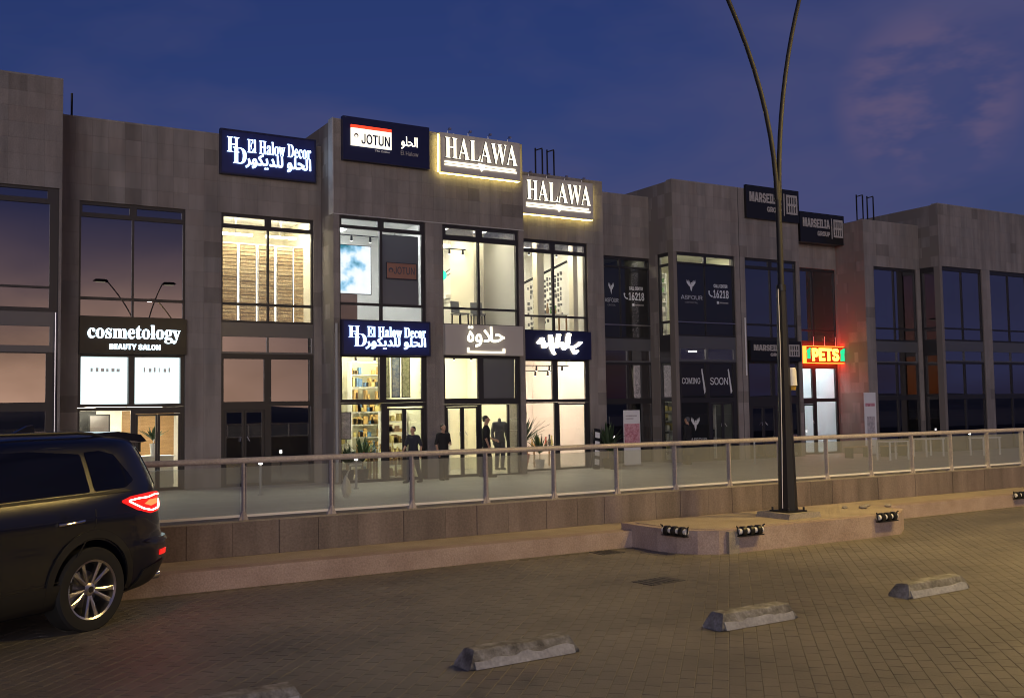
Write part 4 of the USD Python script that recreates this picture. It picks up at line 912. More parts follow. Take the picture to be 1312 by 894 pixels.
M['rack_light'] = emit('rack_light', (1.0, .93, .78), 3.0)
M['board_a'] = mottled('sample_a', (.42, .28, .15), (.74, .60, .38), 14, .5); M['board_b'] = mottled('sample_b', (.50, .36, .20), (.80, .66, .42), 16, .5); M['board_c'] = mottled('sample_c', (.34, .22, .12), (.60, .47, .28), 12, .5)
names = ['outermost on the left', 'second from the left', 'in the middle left of the mullion', 'right of the mullion', 'outermost on the right']
for q, xc in enumerate((8.74, 9.35, 9.96, 10.57, 11.12)):
    xc = S(xc) + .06
    s = thing('sample_rack', 'lit rack of brown sample boards upstairs, ' + names[q], 'display rack', (xc, YA + 1.15, 4.56), group='sample racks upstairs')
    obj('frame', front(sbox(-.29, 0, .29, 2.62).difference(sbox(-.255, .04, .255, 2.58)), 0, .06), 'white_paint', s)
    obj('back', MB().box(-.26, .26, .05, .07, .02, 2.6), 'cream', s)
    for j in range(22): obj('sample', MB().box(-.24 + jit(.012), .24 + jit(.012), -.01 + jit(.012), .04, .06 + j * .114, .06 + j * .114 + .092), rng.choice(['board_a', 'board_b', 'board_c']), s)
    obj('light_strip', MB().box(.272, .29, -.012, -.004, .05, 2.57), 'rack_light', s)
GOODS = [simple('goods_%d' % i, c, .5) for i, c in enumerate([(.5, .1, .06), (.1, .2, .35), (.6, .5, .2), (.15, .3, .1), (.7, .68, .6), (.3, .2, .12), (.05, .05, .06), (.55, .35, .12)])]
def shelf(label, loc, w, h, rows, rot=0, seed=1, dense=1.0, colors=None):
    R_ = random.Random(seed)
    s = thing('shop_shelf', label, 'shelf', loc, rot)
    for x in (-w / 2, w / 2 - .03): obj('side_panel', MB().box(x, x + .03, -.18, .18, 0, h), 'white_paint', s)
    dz = h / rows
    for r in range(rows + 1): obj('shelf_board', MB().box(-w / 2 + .032, w / 2 - .032, -.18, .18, r * dz - (.02 if r else 0), r * dz + (.0 if r else .02)), 'white_paint', s)
    for gi in range(4):
        b = MB(); any_ = False
        for r in range(rows):
            x = -w / 2 + .06 + gi * .02
            while x < w / 2 - .14:
                ww = R_.uniform(.05, .16)
                if R_.randrange(4) == gi and R_.random() < dense:
                    hh = R_.uniform(.3, .85) * (dz - .04); b.box(x, x + ww, -.16, R_.uniform(-.05, .12), r * dz + .022, r * dz + .022 + hh); any_ = True
                x += ww + .015
        if any_: obj('goods', b, GOODS[R_.choice(colors or range(8))], s, kind='stuff')
    return s
shelf('tall shelf of coloured goods at the back of the bright shop, left', (12.2, YB + 3.6, -.43), 1.2, 3.9, 9, 0, 1)
shelf('tall shelf of coloured goods at the back of the bright shop, right', (13.85, YB + 3.4, -.43), 1.3, 3.9, 9, 0, 2)
shelf('wooden toned shelf behind the glass door of the bright shop', (14.15, YB + 1.9, -.43), .9, 2.2, 6, 0, 3, colors=[2, 5, 7])
shelf('shelf of bright tins standing behind the left pane of the bright shop', (11.95, YB + 1.6, -.43), .8, 1.5, 4, 0, 9)
shelf('shelf of goods seen through the glazed side of the corner shop, upstairs', (26.9, YC + 2.2, 4.56), 1.1, 2.8, 7, 0, 4, colors=[2, 4, 3])
shelf('lit shelf seen through the glazed side of the corner shop, below', (26.8, YC + 1.6, -.43), .8, 2.4, 6, 0, 5, colors=[2, 4])
shelf('shelf of small goods behind the double doors, left of the display', (15.55, YB + 1.6, -.43), 1.0, 2.2, 12, 0, 6, colors=[5, 3, 0, 6])
shelf('shelf of small goods behind the double doors, right leaf', (16.25, YB + 2.6, -.43), .7, 2.2, 12, 0, 7, colors=[5, 6, 1])
shelf('shelf of pet goods in the white lit shop below the red sign', (S9(36.0), YP + 2.9, -.43), 1.5, 3.2, 7, 0, 8)
shelf('narrow glass shelf with dishes behind the right door of the corner shop', (28.6, YC + 1.2, -.43), 1.0, 2.2, 5, 0, 10, colors=[4, 6, 2])
def sheet(label, name, cat, x0, x1, y, z0, z1, mt, extra=()):
    s = thing(name, label, cat, ((x0 + x1) / 2, y, z0)); w = (x1 - x0) / 2
    obj('frame', front(sbox(-w, 0, w, z1 - z0).difference(sbox(-w + .02, .02, w - .02, z1 - z0 - .02)), -.02, .04), 'black', s)
    obj('face', MB().box(-w + .018, w - .018, -.012, .012, .018, z1 - z0 - .018), mt, s)
    for e in extra: obj(*e, s)
    return s
M['screen_pic'] = usdkit.material(stage, '/World/Looks/screen_picture', {"g": ("geometry", {}), "n": ("noise_texture", {"scale": 1.6, "detail": 3.0}),
    "r": ("rgb_ramp", {"ramp": [(.32, (.05, .22, .30)), (.42, (.35, .62, .85)), (.5, (.85, .93, 1.0)), (.7, (1.0, 1.0, 1.0))]}), "e": ("emission", {"strength": .72})}, [("g.position", "n.vector"), ("n.fac", "r.fac"), ("r.color", "e.color")], surface="e.emission")
sheet('large bright screen glowing white and blue in the upstairs window', 'display_screen', 'screen', 11.64, 12.84, YB + .55, 5.50, 7.08, 'screen_pic')
s = sheet('brown panel with dark capitals on the grey blind upstairs', 'name_panel', 'sign', 13.22, 14.30, YB + .22, 6.02, 6.55, 'rust')
obj('lettering', front(fit(text('JOTUN', 'sans', 450), -.28, .46, .16, .40), -.022, .008), 'cloth_grey', s)
obj('emblem', front(Point(-.38, .28).buffer(.08).difference(Point(-.38, .26).buffer(.05)), -.022, .008), 'cloth_grey', s)
M['paper_a'] = mottled('wallpaper_a', (.25, .30, .12), (.75, .72, .45), 11, .6); M['paper_b'] = mottled('wallpaper_b', (.12, .22, .40), (.70, .72, .62), 9, .6)
for q, (a, b, mt, lb) in enumerate([(13.2, 13.6, 'paper_a', 'patterned sheet hanging high in the bright shop, left of the blue one'), (13.68, 13.98, 'paper_b', 'blue patterned sheet hanging high in the bright shop'), (14.04, 14.34, 'paper_a', 'green patterned sheet hanging high in the bright shop by the pier')]):
    sheet(lb, 'hanging_sheet', 'sheet', a, b, YB + .9, 2.2, 3.6, mt)
sheet('dark and white notice sheet behind the left pane of the bright shop', 'notice_board', 'notice', 11.62, 12.05, YB + .4, .9, 1.75, 'grey_print')
s = thing('exit_lamp', 'round green lamp hanging in the pale upstairs showroom', 'lamp', (15.62, YB + 1.0, 6.35)); obj('globe', trimesh.creation.icosphere(3, .17), 'exit_green', s, smooth=True); obj('cord', MB().tube([(0, 0, .16), (0, 0, 1.6)], .01, 6), 'black', s)
def chair(label, loc, rot=0):
    s = thing('chair', label, 'chair', loc, rot)
    for x in (-.2, .2):
        for y in (-.2, .2): obj('leg', MB().bar((x, y, 0), (x * .95, y * .95, .44), .035), 'black', s)
    obj('seat', MB().box(-.23, .23, -.23, .23, .44, .49), 'grey_paint', s); obj('backrest', MB().bar((0, .21, .52), (0, .26, .92), .42, .03, (0, 1, 0)), 'grey_paint', s)
chair('grey chair upstairs in the pale showroom, left of its mullion', (16.2, YB + .8, 4.56), 20); chair('grey chair upstairs in the pale showroom, right of its mullion', (16.95, YB + .9, 4.56), -15)
chair('grey chair inside the bright shop left pane', (12.5, YB + 1.1, -.43), 160)
def table(label, loc, w=1.2):
    s = thing('cafe_table', label, 'table', loc)
    obj('top', MB().box(-w / 2, w / 2, -.35, .35, .70, .74), 'white_paint', s)
    for x in (-w / 2 + .06, w / 2 - .06):
        for y in (-.3, .3): obj('leg', MB().bar((x, y, 0), (x, y, .70), .05), 'white_paint', s)
    return s
t1 = table('white outdoor table behind the railing below the orange lit wall', (33.2, 26.5, FLOOR)); dup(t1, 'white outdoor table behind the railing, left of two before the dark corner', (36.3, 27.2, FLOOR)); dup(t1, 'white outdoor table behind the railing nearest the right edge', (38.6, 26.2, FLOOR))
def bench(label, loc):
    s = thing('bench', label, 'bench', loc)
    for k in range(3): obj('slat', MB().box(-.7, .7, -.2 + k * .14, -.08 + k * .14, .42, .46), 'wood', s)
    for x in (-.55, .55): obj('leg', MB().box(x - .04, x + .04, -.18, .2, 0, .42), 'black', s)
bench('dark slatted bench before the pet shop window', (33.7, 28.6, FLOOR)); bench('dark slatted bench before the pet shop, nearer the orange wall', (35.4, 28.2, FLOOR))
def bollard(label, loc):
    s = thing('bollard_light', label, 'bollard light', loc)
    obj('post', MB().tube([(0, 0, 0), (0, 0, .82)], .035, 8), 'grey_paint', s, smooth=40); obj('cap', MB().tube([(0, 0, .82), (0, 0, .93)], .045, 8), 'lcd', s, smooth=40); obj('base', MB().tube([(0, 0, 0), (0, 0, .03)], .08, 8), 'grey_paint', s)
    return s
b0 = bollard('slim bollard light before the dark shop with the looped handle', (8.3, 27.2, FLOOR))
for lb, xy in (('slim bollard light between the dark shop and the bright shop', (11.15, 27.4)), ('slim bollard light before the corner shop', (27.5, 28.2)), ('slim bollard light before the dark unit with the orange side', (36.3, 28.0)), ('slim bollard light before the dark unit at the right', (39.2, 27.3))):
    dup(b0, lb, (xy[0], xy[1], FLOOR))
s = thing('plastic_bag', 'crumpled white bag tied to the railing before the bright shop', 'bag', (4.55, 11.5, .86))
t = trimesh.creation.icosphere(3, 1.0); v = t.vertices; v *= np.array((.055, .045, .13)) * (1 + .5 * (meshkit.fbm(v * 2.2 + 5, 3, 3)[:, None] - .5)); v[:, 0] *= np.clip(1.0 - v[:, 2] * 3.0, .45, 1.3)
obj('bag', t, 'cloth_white', s, smooth=True); obj('knot', MB().tube([(0, 0, .11), (.01, -.02, .16), (.0, -.1, .2)], (.012, .01, .006), 6), 'cloth_white', s)

# ------------------------------------------------------------------ street lamp, wheel stops, kerb guards, covers
def street_lamp(label, loc, rot=0, lens='lamp_head'):
    s = thing('street_lamp', label, 'street lamp', loc, rot)
    obj('base_plate', front(Polygon([(-.30, 0), (.30, 0), (.27, .07), (-.27, .07)]), -.29, .58), 'concrete', s)
    obj('flange', MB().box(-.17, .17, -.17, .17, .07, .09), 'post_black', s)
    for a in (-.14, .14):
        for b in (-.14, .14): obj('bolt', MB().tube([(a, b, .085), (a, b, .13)], .014, 6), 'post_black', s)
    obj('lower_pole', MB().tube([(0, 0, .09), (0, 0, 1.2), (0, 0, 3.0), (0, 0, 3.02)], (.125, .095, .060, .052), 8), 'post_black', s)
    obj('upper_pole', MB().tube([(0, 0, 3.02), (0, 0, 4.45)], (.043, .040), 12), 'post_grey', s, smooth=40)
    obj('collar', MB().tube([(0, 0, 2.98), (0, 0, 3.06)], .066, 12), 'post_black', s, smooth=40)
    for sg, c, dx in ((-1, .116, .022), (1, .062, .022)):
        zz = np.linspace(0, 3.75, 14)
        x = sg * (dx + c * zz ** 2); y = np.full_like(zz, .0)
        a = obj('arm', MB().tube(np.stack([x, y, 4.2 + zz], 1), np.linspace(.033, .027, 14), 10), 'post_grey', s, smooth=40)
        hx = x[-1]; hz = 4.2 + zz[-1]
        obj('lamp_head', front(Polygon([(0, -.02), (sg * .62, .02), (sg * .66, .05), (sg * .55, .12), (sg * .1, .12), (0, .06)]), -.13, .26).apply_translation((hx, 0, hz)), 'post_grey', a)
        obj('lens', MB().box(min(hx + sg * .12, hx + sg * .54), max(hx + sg * .12, hx + sg * .54), -.10, .10, hz - .035, hz - .012), lens, a)
    bx = obj('wall_box', MB().tube([(.12, -.02, 1.72), (.12, -.02, 1.93), (.12, -.02, 1.96)], (.072, .062, .05), 14), 'white_paint', s, smooth=40)
    obj('yellow_base', MB().tube([(.12, -.02, 1.66), (.12, -.02, 1.717)], (.05, .06), 14), M.setdefault('mustard', simple('mustard_paint', (.45, .28, .04), .5)), bx, smooth=40)
    obj('edge_highlight', MB().tube([(-.075, -.02, 3.0), (-.082, -.03, 2.2), (-.105, -.03, 1.0), (-.13, -.03, .12)], .006, 6), 'white_paint', s)  # thin white line modelled in as the highlight along the pole edge
    return s
street_lamp('tall black street lamp with two thin curving arms on the kerbed island', (9.99, 9.66, .286), 0, 'lamp_head_dim')
street_lamp('street lamp standing out of view beside the parking lot', (13.2, 5.4, -.02), 25)

def rounded_prism(prof, length, r=.012):
    """A bar of trapezoid profile along x with its edges rounded."""
    p = Polygon(prof).buffer(-r).buffer(r, 3)
    return p
def wheel_stop(label, loc, length, rot, seed):
    s = thing('wheel_stop', label, 'wheel stop', loc, rot)
    L = length / 2
    prof = Polygon([(-.12, 0), (.12, 0), (.065, .125), (-.065, .125)]).buffer(-.02).buffer(.02, 4)
    t = trimesh.creation.extrude_polygon(prof, length, engine='earcut')
    v = t.vertices; t.vertices = np.stack([v[:, 2] - L, v[:, 0], v[:, 1]], 1)
    t = trimesh.Trimesh(t.vertices, t.faces, process=True).subdivide_to_size(.035)
    v = t.vertices.copy()
    v[:, 0] -= np.sign(v[:, 0]) * np.clip((np.abs(v[:, 0]) - L + .07) / .07, 0, 1) * v[:, 2] * .55     # sloping ends
    nz = meshkit.fbm(v * 9 + seed * 3.1, 3, seed)
    chip = np.clip(meshkit.fbm(v * 5 + seed * 7.7, 2, seed + 9) - .58, 0, 1)
    v[:, 2] -= np.clip(v[:, 2] - .03, 0, 1) * (chip * .7 + (nz - .5) * .05)
    v[:, 1] += (nz - .5) * .005
    obj('block', (v, t.faces), M['stop_paint'], s, smooth=50)
    n = 16; xs = np.linspace(-L + .05, L - .05, n); R_ = np.random.default_rng(seed)
    hi = .062 + .022 * (meshkit.fbm(np.stack([xs * 9 + seed * 5, xs * 0, xs * 0], -1), 3, seed) - .5) * 2
    fv, ff = [], []
    for x, h_ in zip(xs, hi):
        for zz, off in ((.004, .007), (h_, .007), (h_, -.006), (.004, -.006)): fv.append((x, -.12 + zz * .44 - off, zz))
    for q in range(n - 1):
        for e in range(4): ff.append((q * 4 + e, q * 4 + (e + 1) % 4, q * 4 + 4 + (e + 1) % 4, q * 4 + 4 + e))
    ff += [(3, 2, 1, 0), (n * 4 - 4, n * 4 - 3, n * 4 - 2, n * 4 - 1)]
    obj('painted_face', (np.array(fv), np.array(ff)[:, ::-1]), 'faded_paint', s)
    return s
M['faded_paint'] = mottled('faded_paint', (.26, .265, .29), (.44, .45, .49), 9, .7, bump=.2)
M['stop_paint'] = usdkit.material(stage, '/World/Looks/worn_stop_paint', {"g": ("geometry", {}), "n": ("noise_texture", {"scale": 7.0, "detail": 8.0, "roughness": .7}), "n2": ("noise_texture", {"scale": 55.0, "detail": 3.0}),
    "r": ("rgb_ramp", {"ramp": [(.36, (.085, .08, .075)), (.50, (.20, .195, .185)), (.66, (.37, .37, .37))]}), "b": ("bump", {"strength": .5, "distance": .015}), "p": ("principled_bsdf", {"roughness": .8})},
    [("g.position", "n.vector"), ("g.position", "n2.vector"), ("n.fac", "r.fac"), ("r.color", "p.base_color"), ("n2.fac", "b.height"), ("b.normal", "p.normal")], surface="p.BSDF")
wheel_stop('worn concrete wheel stop with chipped dark top, nearest the middle of the lot', (3.74, 6.22, 0), .93, 2, 1)
wheel_stop('concrete wheel stop with smooth sandy top, second from the right', (5.90, 6.15, 0), .86, 1, 2)
wheel_stop('smallest looking worn wheel stop farthest along the row', (8.18, 6.18, 0), .93, 2, 3)
wheel_stop('dark wheel stop cut off by the bottom edge near the car', (1.64, 6.02, 0), .9, 1, 4)

def kerb_guard(label, loc, rot):
    s = thing('kerb_guard', label, 'kerb guard', loc, rot)
    obj('bar', MB().tube([(-.19, 0, 0), (.19, 0, 0)], .034, 12), 'white_paint', s, smooth=40)
    for x in (-.12, .0, .12):
        obj('ring', MB().tube([(x - .032, 0, 0), (x - .026, 0, 0), (x + .026, 0, 0), (x + .032, 0, 0)], (.045, .058, .058, .045), 14), 'post_black', s, smooth=30)
    for sg in (-1, 1): obj('hook', MB().tube([(sg * .18, 0, -.05), (sg * .2, 0, 0), (sg * .205, 0, .05), (sg * .225, -.01, .062)], .010, 6), 'post_black', s)
    obj('foot', MB().box(-.19, .19, -.035, .035, -.062, -.05), 'post_black', s)
    return s
g0 = kerb_guard('black ringed white kerb guard on the left face of the island', (7.93, 9.50, .27), -83)
dup(g0, 'black ringed white kerb guard beside the grey corner block of the island', (8.72, 9.05, .26), -1)
dup(g0, 'black ringed white kerb guard at the far right end of the island', (11.15, 9.03, .26), 2)
dup(g0, 'black ringed white kerb guard cut by the right edge of the picture', (16.05, 10.27, .19), 0)
obj('corner_block', MB().box(8.40, 8.56, 9.075, 9.2, 0, .262), 'concrete', island)

def cover(label, loc, w, l, rot=0):
    s = thing('drain_cover', label, 'drain cover', loc, rot)
    obj('frame', MB().box(-w / 2, w / 2, -l / 2, l / 2, -.02, .006), 'iron', s)
    for k in range(5):
        a = -w / 2 + .05 + k * (w - .1) / 5
        obj('bar', MB().box(a + .01, a + (w - .1) / 5 - .01, -l / 2 + .03, l / 2 - .03, .006, .012), 'iron', s)
    return s
cover('dark iron drain cover lying in the driving lane', (6.55, 8.12, 0), .46, .30, 5); cover('iron drain grate in the lane against the kerb left of the island', (7.35, 10.08, 0), .34, .28)
for k, (x, y, r) in enumerate([(11.55, 9.75, .05), (11.8, 9.9, .04), (12.0, 9.7, .045), (11.35, 9.9, .035)]):
    t = trimesh.creation.icosphere(2, r); t.vertices *= np.array((1.3, 1, .6)) * (1 + .6 * (meshkit.fbm(t.vertices * 20 + k, 2, k)[:, None] - .5)); t.apply_translation((x, y, .29 + r * .4))
    obj('stone', t, 'concrete', label=['pale loose stone on the island, nearest the lamp post of four', 'second loose stone on the right end of the island', 'loose stone at the rounded right edge of the island', 'smallest loose stone on the right end of the island'][k], cat='stone')

# ------------------------------------------------------------------ the dark car
from scipy.interpolate import PchipInterpolator
car = thing('parked_car', 'dark blue sport utility car with its tail lamps lit, cut by the left edge', 'car', (0, 0, 0))
CT = np.array([  # z, rear x, front x, half width, roundness of the outline
    (.20, .34, 4.10, .78, 5), (.27, .14, 4.34, .86, 5), (.38, .05, 4.43, .895, 5), (.52, .00, 4.45, .908, 5.2), (.60, .005, 4.45, .912, 5.4), (.66, .05, 4.45, .912, 5.4), (.75, .075, 4.44, .910, 5.4), (.86, .085, 4.40, .912, 5.2),
    (.96, .095, 4.28, .905, 5), (1.02, .105, 3.85, .893, 5), (1.07, .115, 3.36, .878, 5), (1.20, .165, 3.02, .825, 5.2), (1.33, .225, 2.72, .770, 5.4), (1.45, .290, 2.42, .715, 5.6), (1.52, .33, 2.24, .672, 5.4), (1.565, .42, 2.06, .61, 5), (1.595, .62, 1.82, .50, 4), (1.607, .95, 1.5, .25, 3)])
CF = [PchipInterpolator(CT[:, 0], CT[:, k]) for k in (1, 2, 3, 4)]
import functools
@functools.lru_cache(maxsize=4000)
def outline(zz, n=200):
    xr, xf, w, e = (float(f(zz)) for f in CF)
    th = np.linspace(0, 2 * np.pi, n, endpoint=False) + np.pi        # starts at the middle of the rear, turns by the left side
    th = th[::-1]
    cx, ax = (xr + xf) / 2, (xf - xr) / 2
    return np.stack([cx + ax * np.sign(np.cos(th)) * np.abs(np.cos(th)) ** (2 / e), w * np.sign(np.sin(th)) * np.abs(np.sin(th)) ** (2 / e), np.full(n, zz)], 1)
def ysurf(x, zz):
    xr, xf, w, e = (f(zz) for f in CF)
    return w * np.clip(1 - np.abs((x - (xr + xf) / 2) / ((xf - xr) / 2)) ** e, 0, 1) ** (1 / e)
zs = np.concatenate([np.linspace(.20, 1.52, 56), np.linspace(1.53, 1.607, 10)])
ring = [outline(zz) for zz in zs]; N = 200
v = np.vstack(ring + [[[2.2, 0, .20]], [[1.25, 0, 1.609]]]); f = []
for i in range(len(zs) - 1):
    for j in range(N):
        a, b = i * N + j, i * N + (j + 1) % N
        f += [(a, b, a + N), (b, b + N, a + N)]
for j in range(N):
    f += [(len(v) - 2, (j + 1) % N, j), (len(v) - 1, (len(zs) - 1) * N + j, (len(zs) - 1) * N + (j + 1) % N)]
t = trimesh.Trimesh(v, f, process=True)
if t.volume < 0: t.invert()
bodym = manifold3d.Manifold(manifold3d.Mesh(t.vertices.astype(np.float32), t.faces.astype(np.uint32)))
RA, FA, WR = 1.12, 3.74, .332
for x in (RA, FA):
    for sg in (-1, 1):
        bodym = bodym - manifold3d.Manifold.cylinder(.5, .385, .385, 48).rotate([90, 0, 0]).translate([x, 1.05 if sg > 0 else -.55, .35])
obj('body', bodym, 'paint_dark', car, smooth=35)
def patch(name, poly, mat, sg=1, o0=-.006, o1=.006, parent=None, label=None):
    t = trimesh.creation.extrude_polygon(poly, 1.0, engine='earcut').subdivide_to_size(.05, max_iter=12)
    v = t.vertices; y = ysurf(v[:, 0], v[:, 1]) + o0 + v[:, 2] * (o1 - o0)
    t.vertices = np.stack([v[:, 0], y * sg, v[:, 1]], 1)
    if sg > 0: t.invert()
    if t.volume < 0: t.invert()
    return obj(name, t, mat, parent or car, label=label, smooth=35)
wins = [[(.60, 1.19), (.72, 1.135), (1.06, 1.125), (1.06, 1.45), (.90, 1.455), (.76, 1.42)], [(1.11, 1.122), (2.0, 1.105), (2.0, 1.47), (1.6, 1.475), (1.11, 1.435)], [(2.07, 1.103), (3.06, 1.085), (2.58, 1.38), (2.35, 1.445), (2.07, 1.468)]]
for sg in (1, -1):
    for w_ in wins: patch('side_window', Polygon(w_).buffer(-.02).buffer(.02, 4), 'car_glass', sg)
    patch('window_trim', Polygon([(.66, 1.10), (3.1, 1.062), (3.1, 1.08), (.72, 1.12)]), 'car_trim', sg, -.004, .009)
    patch('sill_cladding', Polygon([(1.32, .22), (3.15, .22), (3.15, .40), (1.32, .42)]), 'car_trim', sg, -.004, .014)
    ang = np.radians(np.linspace(-12, 192, 40))
    for x in (RA, FA):
        arc = Polygon([(x + .455 * math.cos(a), .36 + .455 * math.sin(a)) for a in ang] + [(x + .392 * math.cos(a), .36 + .392 * math.sin(a)) for a in ang[::-1]])
        arc = arc.intersection(sbox(0.02, .22, 4.42, 1.0))
        patch('arch_cladding', arc, 'car_trim', sg, -.01, .016)
    for seam in ([(1.085, .98), (1.085, .86), (1.28, .62), (1.34, .44), (2.03, .44), (2.03, 1.09)], [(2.03, .44), (3.12, .44), (3.2, .8), (3.12, 1.07)]):
        patch('door_seam', LineString(seam).buffer(.0045), 'black', sg, -.004, .0015)
    patch('fuel_flap_seam' if sg < 0 else 'shoulder_line', Polygon([(.5, .915), (3.4, .895), (3.4, .902), (.5, .925)]), 'paint_dark', sg, -.004, .009)
    hx = 1.30
    for hx in (1.22, 2.2):
        pts = [(hx + q * .05, float(ysurf(hx + q * .05, .90)) * sg + sg * (.012 + .022 * math.sin(math.pi * q / 5)), .90 - .002 * q) for q in range(6)]
        obj('door_handle', MB().tube(pts, .013, 8), 'chrome', car, smooth=40)
    obj('roof_rail', MB().tube([(.72 + q * .145, sg * (.585 if 0 < q < 11 else .575), 1.565 + .045 * math.sin(min(1, q / 2, (11 - q) / 2) * math.pi / 2)) for q in range(12)], .014, 8), 'satin_black', car, smooth=40)
# pieces that wrap the rear corners: drawn along the outline from the middle of the tail
def rear_point(s_, zz, sg, o=0.0):
    P_ = outline(round(float(zz), 3), 800); P_ = P_[:400] if P_[5, 1] > 0 else P_[::-1][:400]
    L = np.concatenate([[0], np.cumsum(np.linalg.norm(np.diff(P_[:, :2], axis=0), axis=1))])
    x, y = np.interp(s_, L, P_[:, 0]), np.interp(s_, L, P_[:, 1])
    x2, y2 = np.interp(s_ + .01, L, P_[:, 0]), np.interp(s_ + .01, L, P_[:, 1])
    d_ = np.array((x2 - x, y2 - y)); d_ /= np.linalg.norm(d_)
    n_ = np.array((-d_[1], d_[0]))
    if n_[0] > 0 and s_ < .6 or n_[1] < -.5: n_ = -n_
    return np.array((x + n_[0] * o, (y + n_[1] * o) * sg, zz))
def rear_patch(name, poly, mat, sg, o0=-.006, o1=.012, parent=None):
    t = trimesh.creation.extrude_polygon(poly, 1.0, engine='earcut').subdivide_to_size(.045, max_iter=12)
    t.vertices = np.array([rear_point(a, b, sg, o0 + c * (o1 - o0)) for a, b, c in t.vertices])
    if t.volume < 0: t.invert()
    return obj(name, t, mat, parent or car, smooth=40)
for sg in (1, -1):
    tl = rear_patch('tail_lamp', Polygon([(.52, .97), (.60, .90), (.84, .885), (1.02, .93), (1.22, 1.02), (1.08, 1.055), (.80, 1.07), (.56, 1.06)]).buffer(-.012).buffer(.012, 4), 'lens_red', sg)
    for cv in ([(.56, .985), (.64, .925), (.82, .91), (.94, .935), (1.06, .985), (1.12, 1.012)], [(.56, 1.035), (.74, 1.045), (.86, 1.03), (1.0, 1.03), (1.12, 1.02)]):
        c_ = LineString(cv); pts = [rear_point(*np.array(c_.interpolate(q / 16, normalized=True).coords[0]), sg, .016) for q in range(17)]
        obj('light_tube', MB().tube(pts, .0075, 8), 'tail_red', tl, smooth=40)
    rear_patch('amber_lens', Polygon([(.66, .965), (.82, .95), (.92, .975), (.84, 1.005), (.68, 1.005)]), 'tail_hot', sg, .010, .0145, tl)
    rear_patch('bumper_reflector', Polygon([(.62, .50), (.78, .50), (.78, .545), (.62, .545)]), 'lens_red', sg)
    rear_patch('lower_cladding', Polygon([(.0, .24), (.98, .24), (.98, .40), (.7, .45), (.0, .45)]), 'car_trim', sg, -.004, .014)
    rear_patch('bumper_lip', Polygon([(.0, .63), (.92, .63), (1.0, .65), (.92, .665), (.0, .665)]), 'paint_dark', sg, -.01, .03)
    tip = rear_point(.50, .30, sg, .02); obj('exhaust_tip', MB().tube([tip + np.array((.12, 0, 0)), tip, tip - np.array((.02, 0, 0))], (.038, .042, .044), 14), 'chrome', car, smooth=40)
rg = Polygon([(-.0, 1.13), (.60, 1.13), (.52, 1.46), (0, 1.47)])
for sg in (1, -1): rear_patch('rear_window', rg, 'car_glass', sg, -.006, .006)
obj('spoiler', front(Polygon([(.22, 1.515), (.27, 1.505), (.66, 1.56), (.8, 1.602), (.55, 1.61), (.29, 1.575)]), -.57, 1.14), 'paint_dark', car)
obj('aerial_fin', front(Polygon([(.98, 1.60), (1.20, 1.602), (1.05, 1.668), (.99, 1.675)]).buffer(.004), -.018, .036), 'paint_dark', car)
obj('number_plate', MB().box(.045, .075, -.25, .25, .72, .83), 'white_paint', car)
def windscreen():
    t = trimesh.creation.extrude_polygon(Polygon([(-.66, 1.10), (.66, 1.10), (.5, 1.44), (-.5, 1.44)]), .01, engine='earcut').subdivide_to_size(.08)
    v = t.vertices; xf = CF[1](v[:, 1]); xr = CF[0](v[:, 1]); w = CF[2](v[:, 1]); e = CF[3](v[:, 1])
    x = (xr + xf) / 2 + (xf - xr) / 2 * np.clip(1 - np.abs(v[:, 0] / w) ** e, 0, 1) ** (1 / e)
    t.vertices = np.stack([x + v[:, 2], v[:, 0], v[:, 1]], 1)
    return t
obj('windscreen', windscreen(), 'car_glass', car)
for sg in (1, -1):
    obj('headlight', MB().box(4.18, 4.36, sg * .62 - .15, sg * .62 + .15, .78, .90), 'car_glass', car)
    mi = obj('door_mirror', hull([ell((2.92, sg * 1.0, 1.12), (.06, .10, .075)), ell((2.98, sg * .97, 1.1), (.06, .08, .05))]), 'paint_dark', car, smooth=True)
